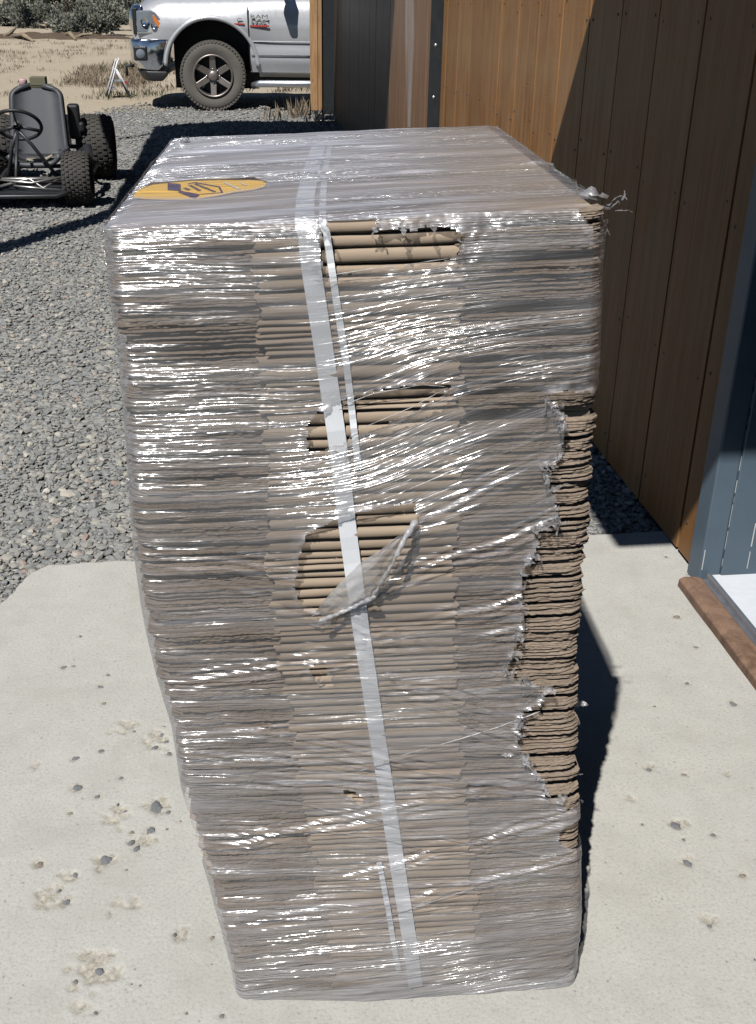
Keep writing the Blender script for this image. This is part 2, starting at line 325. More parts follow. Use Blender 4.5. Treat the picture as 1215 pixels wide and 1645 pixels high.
def slab():
    ys = np.concatenate([np.linspace(-3, .85, 12), np.linspace(.9, 2.66, 350)]); nu = 400
    u = np.linspace(0, 1, nu); V = []; A = []
    st = [(*gz(x, y)[:2], d*gz(x, y)[1]*.55/1716*1.25) for x, y, d in ST]; sp_ = [(*gz(x, y)[:2], r*1.45/1716*gz(x, y)[1]/1.25) for x, y, r in SPL]
    YY = np.repeat(ys[:, None], nu, 1); XL = slab_left(YY)
    jag = np.where(YY > 2.0, .008*fbm(YY*22, YY*0+1, 6), 0); XL = XL+jag*1.2
    XX = XL+(XW+.035-XL)*u[None, :]
    YE = YY+sstep(2.2, 2.66, YY)*(.02*np.clip(XX, -.6, 1.3)+.02+.010*fbm(XX*14, XX*0+.2, 9)*(XX < .9))
    Z = .0012*fbm(XX*6, YE*6, 4)
    S = np.zeros_like(Z)
    for x, y, r in sp_:
        dx = XX-x; dy = (YE-y); dd = np.sqrt(dx*dx+dy*dy)/r; k = np.clip(1.05-dd+.9*fbm(XX*42, YE*42, 2), 0, 1)
        S = np.maximum(S, sstep(.30, .5, k)*(dd < 1.8))
    Z = Z-S*(.0022+.0016*np.abs(fbm(XX*90, YE*90, 7)))
    for x, y, r in st:
        dd = np.sqrt((XX-x)**2+(YE-y)**2); k = np.clip(1-dd/(r*1.9), 0, 1); Z = Z-.0016*sstep(.2, .6, k); S = np.maximum(S, .8*sstep(.1, .5, k+.5*fbm(XX*80, YE*80, 3)*(k > 0)))
    Z[-1] -= .004; Z[:, 0] -= .004
    V = np.stack([XX, YE, Z], -1).reshape(-1, 3); Fq = grid_faces(len(ys), nu)[:, ::-1]
    # skirts on the left and far edges
    n0 = len(V); le = np.arange(len(ys))*nu; fe = (len(ys)-1)*nu+np.arange(nu)
    ring = np.concatenate([le, fe[1:]]); low = V[ring].copy(); low[:, 2] = -.11; V2 = np.concatenate([V, low])
    k = np.arange(len(ring)-1); sk = np.stack([ring[k], ring[k+1], n0+k+1, n0+k], -1)
    me = np_mesh('slab', V2, np.concatenate([Fq, sk]))
    a = me.attributes.new('spall', 'FLOAT', 'POINT'); a.data.foreach_set('value', np.concatenate([S.ravel(), np.zeros(len(low))]).astype(np.float32))
    return me, st
sme, stones = slab(); sl_o = link('concrete_slab', sme, M['concrete']); tag(sl_o, 'pale concrete slab with pitted surface and a rounded chipped corner', kind='structure')
M['aggregate'] = simple('aggregate_stone', (.19, .195, .20), .75, var=.45, scale=55, bump=.5, bd=.003)
M['aggregate_b'] = simple('aggregate_stone_brown', (.27, .235, .19), .8, var=.35, scale=55, bump=.5, bd=.003)
def blob(seed, n=11):
    r_ = np.random.default_rng(seed); ang = np.linspace(0, 2*math.pi, n, endpoint=False); rad = r_.uniform(.7, 1.1, n)
    V = [(0, 0, .9)]
    for q, hh in ((.55, .75), (.92, .25), (1.05, -.5)):
        V += [(math.cos(a)*r*q, math.sin(a)*r*q, hh*r_.uniform(.75, 1.1)) for a, r in zip(ang, rad)]
    Fs = [(0, 1+i, 1+(i+1) % n) for i in range(n)]
    for k in range(2): Fs += [(1+k*n+i, 1+(k+1)*n+i, 1+(k+1)*n+(i+1) % n, 1+k*n+(i+1) % n) for i in range(n)]
    me = bpy.data.meshes.new('stone'); me.from_pydata(V, [], Fs); me.update(); return me
blobs = [blob(s) for s in range(6)]; blobs_b = [blob(s+20) for s in range(3)]
for k, (x, y, r) in enumerate(stones):
    bme = blobs_b[k % 3] if k % 6 == 5 else blobs[k % 6]
    o = link('stone', bme, M['aggregate_b'] if k % 6 == 5 else M['aggregate'], sl_o); o.location = (x, y, -.0036); o.rotation_euler = (0, 0, random.uniform(0, 6.3))
    o.scale = (r*random.uniform(1.3, 1.9), r*random.uniform(1.0, 1.4), .0050)

# loose crushed gravel
def pebbles():
    ico = np.array([(0, 0, 1)]+[(math.cos(a)*.894, math.sin(a)*.894, .447) for a in np.arange(5)*2*math.pi/5]+[(math.cos(a+.628)*.894, math.sin(a+.628)*.894, -.447) for a in np.arange(5)*2*math.pi/5]+[(0, 0, -1)])
    fa = [(0, 1+i, 1+(i+1) % 5) for i in range(5)]+[(1+i, 6+i, 1+(i+1) % 5) for i in range(5)]+[(1+(i+1) % 5, 6+i, 6+(i+1) % 5) for i in range(5)]+[(6+i, 11, 6+(i+1) % 5) for i in range(5)]
    fa = np.array(fa); P = []; S = []
    def zone(x0, x1, y0, y1, n, s0, s1):
        P.append(np.stack([rng.uniform(x0, x1, n), rng.uniform(y0, y1, n)], -1)); S.append(s0*(s1/s0)**(rng.random(n)**2.2))
    zone(-1.25, .35, 2.35, 4.2, 19000, .0045, .019)
    zone(-1.9, .5, 4.2, 6.5, 16000, .007, .020)
    zone(-2.8, 1.2, 6.5, 9.5, 17000, .007, .020)
    zone(-3.6, 1.2, 9.5, 15.6, 16000, .008, .022)
    zone(.3, 1.25, 2.6, 4.5, 4500, .006, .019)
    P = np.concatenate(P); S = np.concatenate(S)
    clear = ~((P[:, 0] > slab_left(np.minimum(P[:, 1], 2.66))+.004) & (P[:, 1] < 2.70+.02*P[:, 0]))
    keep = clear & (P[:, 1] < sand_line(P[:, 0])+rng.normal(0, .12, len(P)))
    P = P[keep]; S = S[keep]; n = len(P)
    sc = S[:, None]*np.stack([rng.uniform(.8, 1.45, n), rng.uniform(.6, 1.0, n), rng.uniform(.35, .7, n)], -1)
    v = ico[None]*(1+rng.uniform(-.28, .28, (n, 12, 1)))*sc[:, None, :]
    ang = rng.uniform(0, 6.283, n); ca, sa = np.cos(ang), np.sin(ang); tl = rng.normal(0, .3, n); ct, stt = np.cos(tl), np.sin(tl)
    x, y, z = v[..., 0], v[..., 1], v[..., 2]
    y, z = y*ct[:, None]-z*stt[:, None], y*stt[:, None]+z*ct[:, None]
    x, y = x*ca[:, None]-y*sa[:, None], x*sa[:, None]+y*ca[:, None]
    zb = -.022+.012*fbm(P[:, 0]*1.7, P[:, 1]*1.7, 1)+S*.18
    V = np.stack([x+P[:, :1], y+P[:, 1:], z+zb[:, None]], -1).reshape(-1, 3)
    Fq = (fa[None]+(np.arange(n)*12)[:, None, None]).reshape(-1, 3); return np_mesh('gravel', V, Fq, False)
gv = link('gravel', pebbles(), M['gravel']); tag(gv, 'loose crushed grey gravel covering the yard', 'gravel', kind='stuff')

# =================================================================== THE BUILDING
bld = empty('workshop_building', (XW, 2.4, 0), label='wooden workshop with vertical brown siding boards and a blue door', cat='building')
def bpart(name, mb, mat, **k):
    o = mb.build(name, mat, bld, **k)
    for v_ in o.data.vertices: v_.co -= Vector((XW, 2.4, 0))
    return o
PITCH = .3229; G0 = 2.5715
def board_obj(y0, y1, mat, x=XW, z0=.012, z1=2.6, name='siding_board'):
    o = MB().box((0, 0, (z1-z0)/2), (.02, y1-y0, z1-z0)).build(name, mat, bld, bevel=.0008, seg=1); o.location = (x+.010+random.uniform(-.0015, .0015)-XW, (y0+y1)/2-2.4, z0)
    return o
y = G0; k = 0
while y < 6.5:
    y1 = min(y+PITCH, 6.585); board_obj(y+.005, y1-.005, M['siding']); y = y1
board_obj(2.455, G0-.005, M['siding'])
y = 1.40
while y > -1.6: board_obj(y-PITCH+.005, y-.005, M['siding']); y -= PITCH
board_obj(1.44, 2.40, M['siding'], z0=2.12)
M['nail'] = simple('nail_heads', (.08, .07, .06), .6)
for k in range(13):
    yy = G0+k*PITCH
    for z in (.09, .52, .95, 1.38):
        for dy in (-.035, .035):
            bpart('nail', MB().lathe([(0, .0012), (.0045, .0008), (.005, -.002)], 8, Matrix.Translation((XW-.001, yy+dy+random.uniform(-.006, .006), z+random.uniform(-.03, .03))) @ Matrix.Rotation(R_(-90), 4, 'Y')), M['nail'])
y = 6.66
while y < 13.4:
    board_obj(y+.006, min(y+.42, 13.6)-.006, M['siding_red'] if y < 8.7 else M['siding_shade'], name='siding_board' if y < 8.7 else 'painted_shade_board'); y += .42  # far boards carry the wall shade in their colour
bpart('wall_core', MB().box((XW+.08, 8.02, 1.30), (.10, 11.14, 2.6)).box((XW+.08, .0-.1, 1.30), (.10, 3.0, 2.6)), M['darkgap'])
bpart('foundation_strip', MB().box((XW+.09, 7.95, -.05), (.13, 11.0, .12)), M['blacksteel'])
o = bpart('steel_angle', MB().box((1.190, 6.60, 1.3), (.074, .008, 2.6)).box((1.2230, 6.63, 1.3), (.008, .052, 2.6)), M['blacksteel'], bevel=.001)
for z in (.55, .86, 1.14, 1.43, 1.75):
    bpart('screw', MB().lathe([(0, .004), (.007, .003), (.009, 0)], 10, Matrix.Translation((1.187, 6.596, z)) @ Matrix.Rotation(R_(90), 4, 'X')), M['screw'])
bpart('brown_trim', MB().box((1.205, 6.655, 1.3), (.03, .03, 2.6)), M['tar'])
bpart('brown_trim', MB().box((1.209, 6.74, 1.3), (.022, .10, 2.6)), M['tar'])
# far corner board and bracket
bpart('corner_board', MB().box((.990, 13.50, 1.36), (.085, .03, 2.54)), M['trimwood'], bevel=.003)
bpart('corner_board', MB().box((1.060, 13.512, 1.36), (.05, .03, 2.54)), M['trimwood'], bevel=.003)
bpart('corner_return', MB().box((1.155, 13.56, 1.32), (.14, .06, 2.56)), M['blacksteel'])  # near-black material here stands in for shade beside the corner board
bpart('bracket', MB().box((1.05, 13.47, .0), (.11, .05, .10)).box((1.01, 13.48, .07), (.05, .04, .04)), M['blacksteel'], bevel=.004)
for xx, zz in ((1.025, .03), (1.07, -.02)): bpart('bolt', MB().lathe([(0, .006), (.01, .005), (.011, 0)], 8, Matrix.Translation((xx, 13.443, zz)) @ Matrix.Rotation(R_(90), 4, 'X')), M['screw'])
# door opening: frame, swung-in leaf, floor, threshold
bpart('door_frame', MB().box((XW+.012, 2.415, 1.06), (.060, .075, 2.12)), M['blue'], bevel=.004)
bpart('door_frame', MB().box((XW+.10, 2.395, 1.06), (.115, .045, 2.10)), M['blue'], bevel=.003)
bpart('door_frame', MB().box((XW+.02, 1.42, 1.06), (.08, .05, 2.12)), M['blue'], bevel=.004)
lf = bpart('door_leaf', MB().box((XW+.165+.42, 2.392, 1.07), (.86, .044, 2.02)), M['blue'], bevel=.003)
pan = bpart('door_panel', MB().box((XW+.165+.42, 2.368, .55), (.62, .006, .62)).box((XW+.165+.42, 2.368, 1.45), (.62, .006, .80)), M['blue'], bevel=.003)
for z in (.25, 1.0, 1.8): bpart('hinge', MB().tube([(XW+.160, 2.366, z-.05), (XW+.160, 2.366, z+.05)], .007, 8), M['steel'])
def scuff(x, z0, z1, w, n, y):
    zz = z0; r_ = random.Random(int(x*1000))
    while zz < z1:
        L = r_.uniform(.015, .07)
        bpart('scuff_line', MB().box((x+r_.uniform(-.0006, .0006), y, zz+L/2), (w*r_.uniform(.5, 1.2), .0012, L)), M['scuff']); zz += L+r_.uniform(.004, .03)
scuff(XW+.043, .06, .82, .003, 1, 2.3765)
scuff(XW+.113, .05, .30, .004, 1, 2.3718)
scuff(XW+.15, .18, .75, .0018, 1, 2.3718)
scuff(XW-.012, .05, .10, .003, 1, 2.3765)
bpart('floor', MB().box((2.3, .9, -.01), (2.13, 2.956, .084)), M['dustyfloor'])
bpart('sill_track', MB().box((1.2255, 1.9, .030), (.012, .93, .030)).box((1.215, 1.9, .022), (.010, .93, .014)), M['steel'], bevel=.002)
bpart('threshold_board', MB().prism([(1.150, -.004), (1.2135, -.004), (1.2135, .025), (1.166, .028), (1.152, .021)], 0, .96, Matrix(((1, 0, 0, 0), (0, 0, -1, 2.385), (0, 1, 0, 0), (0, 0, 0, 1)))), M['redwood'], bevel=.003)
bpart('interior_wall', MB().box((3.4, .9, 1.3), (.1, 3.2, 2.6)).box((2.3, -.65, 1.3), (2.2, .1, 2.6)).box((2.45, 2.48, 1.3), (2.1, .1, 2.6)), M['interior'])
bpart('ceiling', MB().box((2.3, .9, 2.65), (2.4, 3.3, .1)), M['interior'])
# awning over the door and a larger unseen roof further along, shaped to its shadow; both above the picture, both throw the shadows on the wall
bpart('awning', MB().box(((.185+XW)/2, 2.10, 2.52), (XW-.185, 2.07, .05)), M['roofing'])
bpart('unseen_roof', MB().prism([(1.22, 8.03), (-1.80, 6.14), (-1.76, 11.2), (-.9, 11.75), (.0, 11.7), (1.22, 12.5)], 2.58, 2.66), M['roofing'])
bpart('unseen_beam', MB().tube([(-1.7, 6.25, 2.6), (-2.35, 5.05, 2.6), (-3.4, 3.6, 2.6)], .11, 6), M['roofing'])  # unseen beam added for the shadow band on the gravel
bpart('unseen_beam', MB().tube([(-.95, 11.9, 2.6), (-1.7, 10.7, 2.6), (-2.3, 9.8, 2.6)], .03, 6), M['roofing'])  # thin unseen beam added for a narrow shadow line
bpart('roof_post', MB().box((-3.4, 3.6, 1.25), (.1, .1, 2.7)), M['roofing'])

# =================================================================== THE STACK OF FLATTENED BOXES
ZT = 1.212
def tab(zs, vs): return lambda z: np.interp(z, zs, vs)
_zs = [0, .04, .15, .28, .40, .51, .595, .664, .71, .80, .93, 1.05, 1.15, 1.3]
XL = tab(_zs, [-.046, -.048, -.064, -.086, -.106, -.112, -.127, -.135, -.139, -.142, -.139, -.138, -.142, -.142])
XR = tab(_zs, [.494, .496, .494, .482, .468, .460, .449, .446, .446, .442, .436, .428, .420, .415])
DEP = .77; SLY = -.060
def yf(x, z):
    c = (XL(z)+XR(z))/2; u = np.clip((x-XL(z))/(XR(z)-XL(z)), 0, 1)
    return 1.205+SLY*(x-.18)-.020*sstep(.42, .02, z)
def tilt(z): return .045*z/ZT
def ztop(x): return ZT+.045*(x-.136)
W0 = .545
def seg_edge(seed, x0, x1, nsheet, t):
    r_ = np.random.default_rng(seed); nx = 46; xs = np.linspace(x0, x1, nx); V = []; Fq = []
    hs = t/nsheet
    end = max(abs(x0), abs(x1)); corner = .010*np.clip((np.abs(xs)-(end-.02))/.02, 0, 1)**2
    for k in range(nsheet):
        zc = (k+.5)*hs; back = r_.uniform(-.001, .0055); stretch = r_.uniform(-.004, .003); sd = seed*7+k
        yfr = back+.0022*perlin(xs*30, xs*0, sd)+.0010*perlin(xs*130, xs*0, sd+50)+.0004*r_.normal(size=nx)+corner
        wob = .0008*perlin(xs*34, xs*0, seed+90)+.0003*perlin(xs*140, xs*0, sd+20)
        th = hs*.5*r_.uniform(.55, 1.02)
        rows = [(.03, zc-th*.7, 0), (.003, zc-th, 1), (.0, zc-th*.8, 1), (.0006, zc+th*.8, 1), (.002, zc+th, 1), (.03, zc+th*.7, 0)]
        b = len(V)
        for dy, z, wv in rows:
            for i in range(nx): V.append((xs[i]+(stretch*math.copysign(1, xs[i]) if abs(xs[i]) > end-.012 else 0), dy+yfr[i], z+wob[i]*wv))
        for a in range(len(rows)-1):
            for i in range(nx-1): Fq.append((b+a*nx+i, b+a*nx+i+1, b+(a+1)*nx+i+1, b+(a+1)*nx+i))
    return np_mesh('corrugated_edge', V, Fq, False)
def seg_fold(seed, x0, x1, t):
    r_ = np.random.default_rng(seed); nx = 30; xs = np.linspace(x0, x1, nx); V = []; Fq = []
    nf = 2 if seed % 5 == 3 else 1; hs = t/nf
    for k in range(nf):
        z0 = k*hs; yy = r_.uniform(-.002, .002)+.0009*perlin(xs*14, xs*0, seed+k)+.0004*perlin(xs*80, xs*0, seed+5)
        zz = .0012*perlin(xs*9, xs*0, seed+31); g = hs*r_.uniform(.03, .09); a = hs-g; rr = a*.5
        prof = [(.04, 0), (.0095, 0)]+[(.0095-.0095*math.sin(q)**.6, rr-rr*math.cos(q)) for q in np.linspace(.25, 2.89, 9)]+[(.0095, a), (.04, a)]
        b = len(V)
        for dy, z in prof:
            for i in range(nx): V.append((xs[i]+(.002*math.sin(z*900+seed) if i in (0, nx-1) else 0), dy+yy[i]-.002, z0+g/2+z+zz[i]))
        for q in range(len(prof)-1):
            for i in range(nx-1): Fq.append((b+q*nx+i, b+q*nx+i+1, b+(q+1)*nx+i+1, b+(q+1)*nx+i))
        for i in (0, nx-1):
            m0 = b+len(prof)//2*nx+i
    return np_mesh('folded_edge', V, Fq, True)
NV = 10; TB = .0134
lefts = [seg_edge(s, -W0/2, -.1135, (5, 5, 4, 6)[s % 4], TB) for s in range(NV)]
rights = [seg_edge(s+40, .1085, W0/2, (5, 4, 6, 5)[s % 4], TB) for s in range(NV)]
folds = [seg_fold(s+80, -.1165, .1115, TB) for s in range(NV)]
pme = MB().box((0, .016+(DEP-.016)/2, TB/2), (W0-.012, DEP-.016, TB*.94)); pme = pme.build('panel', M['kraft']); panel_mesh = pme.data; bpy.data.objects.remove(pme)
for q in lefts+rights: q.materials.append(M['kraft_edge'])
for q in folds: q.materials.append(M['kraft'])
def ordinal(i):
    return '%d%s' % (i, 'th' if 10 <= i % 100 <= 20 else {1: 'st', 2: 'nd', 3: 'rd'}.get(i % 10, 'th'))
NB = 86; ths = np.array([random.choice([random.uniform(.74, .95), random.uniform(.85, 1.12), random.uniform(.95, 1.22)])*(.9+.3*q_/NB) for q_ in range(NB)]); ths *= ZT/(ths.sum()*TB); zc = 0.0
sticker_host = None
for k in range(NB):
    z = zc; zc += ths[k]*TB; xl, xr = float(XL(z)), float(XR(z)); xc = (xl+xr)/2
    nfl = NB-k
    if nfl == 1: lab = 'topmost flattened cardboard box of the wrapped stack, yellow sticker on it'
    elif k == 0: lab = 'bottom flattened cardboard box of the wrapped stack, lying on the concrete'
    else: lab = 'flattened brown cardboard box, %s from the top of the wrapped stack' % ordinal(nfl)
    b = empty('flattened_box', (xc+random.uniform(-.0022, .0022), float(yf(xc, z))+random.choice([random.uniform(-.0012, .0015), random.uniform(0, .003)])+.001, z+.0005), label=lab, cat='cardboard box', group='flattened boxes in the wrapped stack')
    b.rotation_euler = (0, -float(tilt(z)), math.atan(SLY)+random.uniform(-.003, .003)); b.scale = ((xr-xl)/W0, 1, float(ths[k]))
    for nm, me in (('panel', panel_mesh), ('folded_edge', folds[random.randrange(NV)]), ('corrugated_edge', lefts[random.randrange(NV)]), ('corrugated_edge', rights[random.randrange(NV)])):
        o = bpy.data.objects.new(nm, me); COL.objects.link(o); o.parent = b
        if nm == 'folded_edge': o.location.x = random.uniform(-.005, .005)
        if nm == 'corrugated_edge': o.location = (random.uniform(-.003, .002)*(1 if me in rights else -1), random.uniform(-.001, .002), random.uniform(-.0055, .0055) if 1 < k < NB-2 else 0)
    sticker_host = b
# sticker on the top box (a part of it), drawn in its local frame
def surf_top(px, py, dz=0.0):
    z = ZT
    for _ in range(4):
        p = gz(px, py, z); z = float(ztop(p[0]))+dz
    return gz(px, py, z)
M['yellow'] = simple('sticker_yellow', (.92, .56, .09), .5, var=.06)
M['purple'] = simple('sticker_purple', (.07, .035, .10), .5)
M['stickwhite'] = simple('sticker_white', (.8, .75, .62), .5)
def top_patch(name, pts, dz, mat, parent):
    V = [surf_top(x, y, dz) for x, y in pts]; c = sum(V)/len(V); n = len(V)
    me = bpy.data.meshes.new(name); V = [c]+V; me.from_pydata([tuple(p) for p in V]+[tuple(p-np.array((0, 0, .0006))) for p in V], [], [(0, 1+i, 1+(i+1) % n) for i in range(n)]+[(1+i, n+2+i, n+2+(i+1) % n, 1+(i+1) % n) for i in range(n)]); me.update()
    o = link(name, me, mat, parent); return o
s_ol = [(213,314),(225,303),(245,296),(270,293),(310,290),(360,289),(400,289),(420,290),(429,294),(425,300),(410,304),(380,308),(350,314),(320,319),(290,320.5),(260,320),(230,319),(216,317.5)]
stk = top_patch('sticker', s_ol, .0022, M['yellow'], None); stk.parent = sticker_host; bpy.context.view_layer.update(); stk.matrix_parent_inverse = sticker_host.matrix_world.inverted()
def stk_part(name, pts, mat, dz=.0034):
    o = top_patch(name, pts, dz, mat, None); o.parent = stk; o.matrix_parent_inverse = sticker_host.matrix_world.inverted() @ Matrix.Identity(4); o.matrix_parent_inverse = (sticker_host.matrix_world @ Matrix.Identity(4)).inverted() if False else stk.matrix_world.inverted()
    return o
bpy.context.view_layer.update()
stk_part('emblem', [(269.5,293.5),(290,295.5),(290.5,306),(269.5,304.5)], M['purple'])
stk_part('emblem', [(286,308),(292,306.5),(321,312),(313,318),(304,315)], M['purple'])
def stroke(pts, wd): # polyline on sticker as thin quads, width in px of ground foreshortening
    out = []
    for (x1, y1), (x2, y2) in zip(pts[:-1], pts[1:]):
        dx, dy = x2-x1, y2-y1; L = math.hypot(dx, dy*6)+1e-6; nx, ny = -dy*6/L*wd, dx/L*wd/6
        out.append([(x1+nx, y1+ny), (x2+nx, y2+ny), (x2-nx, y2-ny), (x1-nx, y1-ny)])
    return out
for q in stroke([(313,292.5),(352,299.5),(357,308.5)], 1.6)+stroke([(357,308.8),(322,311.5)], .9)+stroke([(302,295),(313,292.5)], .8): stk_part('emblem', q, M['purple'])
for x0, y0, x1, y1, cnt in ((305,296.5,322,306,6),(313,294.5,346,307.6,10),(296,301,305,305,3)):
    for i in range(cnt):
        a = (i+.5)/cnt; x, y = x0+(x1-x0)*a, y0+(y1-y0)*a
        for q in stroke([(x-3, y+.55), (x+2.4, y-.45)], .9)+(stroke([(x-2.4, y-.4), (x+1, y+.6)], .8) if i % 2 else []): stk_part('lettering', q, M['purple'])
for q in stroke([(361,293),(385,303)], 2.2)+stroke([(388,293.5),(396,297.5)], 1.6): stk_part('lettering', q, M['stickwhite'])

# straps -------------------------------------------------------------
def ribbon(name, pts3, nrm, width, th, mat, wob=0.0):
    P = [Vector(p) for p in pts3]; V = []; L = 0; uvs = []
    for i, p in enumerate(P):
        t = (P[min(i+1, len(P)-1)]-P[max(i-1, 0)]).normalized(); nn = Vector(nrm[i]); nn = (nn-t*nn.dot(t)).normalized(); s_ = t.cross(nn)
        wd = width*(1+wob*math.sin(i*1.7))
        V += [p-s_*wd/2, p+s_*wd/2, p+s_*wd/2+nn*th, p-s_*wd/2+nn*th]
        L += (p-P[i-1]).length if i else 0; uvs.append(L)
    Fs = [(4*i+a, 4*i+(a+1) % 4, 4*i+4+(a+1) % 4, 4*i+4+a) for i in range(len(P)-1) for a in range(4)]+[(3, 2, 1, 0), tuple(4*(len(P)-1)+a for a in range(4))]
    me = bpy.data.meshes.new(name); me.from_pydata([tuple(v) for v in V], [], Fs); me.update()
    uv = me.uv_layers.new(name='UVMap')
    for pl in me.polygons:
        for li in pl.loop_indices:
            vi = me.loops[li].vertex_index; uv.data[li].uv = ((vi % 2)*width, uvs[min(vi//4, len(uvs)-1)])
    return link(name, me, mat)
def front_pt(px, py, off):
    y = 1.19
    for _ in range(3):
        p = gy(px, py, y); y = float(yf(p[0], p[2]))-off
    return gy(px, py, y)
def dens(pts, n):
    d = [0]
    for a, b in zip(pts[:-1], pts[1:]): d.append(d[-1]+math.hypot(b[0]-a[0], b[1]-a[1]))
    s = np.linspace(0, d[-1], n); return list(zip(np.interp(s, d, [p[0] for p in pts]), np.interp(s, d, [p[1] for p in pts])))
def strap(name, top_px, front_px, width, off=.0032):
    P = []; N = []
    for x, y in dens(top_px, 24) if top_px else []:
        P.append(surf_top(x, y, .0012)); N.append((0, 0, 1))
    if top_px:
        f0 = front_pt(*front_px[0], off); 
        P = [p for p in P if f0[1]+.012 < p[1] < f0[1]+.762]; b0 = P[0]+np.array([0, .006, -.003])
        P = [np.array([b0[0], b0[1]+.006, z_]) for z_ in (.1, .6, 1.1)]+[b0]+P; N = [(0, 1, 0)]*4+[(0, 0, 1)]*(len(P)-4)
        P.append(np.array([f0[0], f0[1]+.006, float(ztop(f0[0]))+.002])); N.append((0, -.5, .8)); P.append(np.array([f0[0], f0[1]+.001, float(ztop(f0[0]))-.004])); N.append((0, -.9, .3))
    for i, (x, y) in enumerate(dens(front_px, 60)):
        p = front_pt(x, y, off+.0007*math.sin(i*.9)+.0004*math.sin(i*2.3))
        if p[2] > float(ztop(p[0]))-.008 and top_px: continue
        P.append(p); N.append((0, -1, .15*math.sin(i*.8)))
    return ribbon(name, P, N, width, .0009, M['strap'])
s1 = strap('strap', [(526,203),(511,240),(500,275),(491,318)], [(490,330),(500,430),(520,560),(541,700),(560,860),(580,1010),(591,1080),(606,1180),(622,1280),(640,1400),(655,1490),(668,1585)], .0225)
tag(s1, 'wide white woven strap running down the whole front of the stack', 'strap')
s2 = strap('strap', [(540,203),(529,240),(523,275),(519,318)], [(519,330),(527,390),(540,480),(556,580),(566,665),(576,752)], .0082, .0036)
tag(s2, 'narrow white strap beside the wide one, ending halfway down the stack', 'strap')
s3 = strap('strap', None, [(609,1385),(618,1430),(627,1480),(634,1525),(641,1560)], .008, .0035)
tag(s3, 'short narrow white strap piece low on the front of the stack', 'strap')

# stretch film -------------------------------------------------------
film = empty('stretch_film', (.18, 1.5, 0), label='torn clear plastic stretch film wrapped around the cardboard stack', cat='plastic film')
HOLES_PX = {
 'A': [(536,338),(570,335),(602,337),(601,353),(608,369),(660,368),(715,366),(742,374),(739,399),(722,415),(656,424),(600,431),(557,438),(518,443),(513,391),(518,359)],
 'B': [(498,722),(493,686),(502,667),(543,648),(603,627),(680,614),(722,619),(703,638),(620,676),(566,702),(525,720)],
 'C': [(489,857),(525,840),(564,822),(620,812),(662,807),(669,831),(655,862),(628,900),(590,940),(538,964),(508,981),(481,964),(474,942),(481,900)],
 'D': [(497,1066),(512,1061),(526,1070),(524,1088),(508,1090)],
 'E': [(548,1268),(572,1269),(590,1280),(570,1284)],
 'F': [(884,628),(905,640),(898,655),(910,672),(912,705),(905,742),(880,747),(893,785),(905,820),(905,838),(872,850),(880,870),(862,905),(850,945),(858,985),(855,1005),(838,1045),(830,1082),(858,1092),(886,1100),(884,1125),(856,1140),(846,1165),(850,1205),(872,1235),(890,1252),(888,1272),(905,1282),(915,1296),(990,1296),(990,628)],
 'F2': [(898,1330),(922,1318),(990,1318),(990,1362),(912,1362),(900,1350)],
 'T': [(932,305),(960,300),(990,300),(990,372),(952,372),(938,350)],
 'G': [(270,1300),(303,1310),(312,1340),(322,1365),(336,1392),(326,1398),(270,1398)],
}
HOLES_PX['F'] = [(x-(14 if 840 < y < 1280 and x < 980 else 6 if x < 980 else 0), y) for x, y in HOLES_PX['F']]
HO = {k: [(p[0], p[2]) for p in (front_pt(x, y, .006) for x, y in v)] for k, v in HOLES_PX.items()}
def psi(x, z):      # streaks of the stretched film follow lines of equal psi
    m1 = np.exp(-((z-.98)/.16)**2)*sstep(.02, .25, x)
    m2 = np.exp(-((z-.42)/.10)**2)
    m3 = sstep(.28, .0, z)
    return z-.30*m1*(x-.05)-.02*x+.08*m2*(x-.2)-.10*m3*(x-.1)+.004*perlin(x*7, z*9, 3)
def film_shine(x, z):
    return sstep(.60, .95, z)*sstep(.44, .10, x), np.exp(-((z-.98)/.15)**2)*sstep(.05, .2, x), sstep(.34, .2, z)
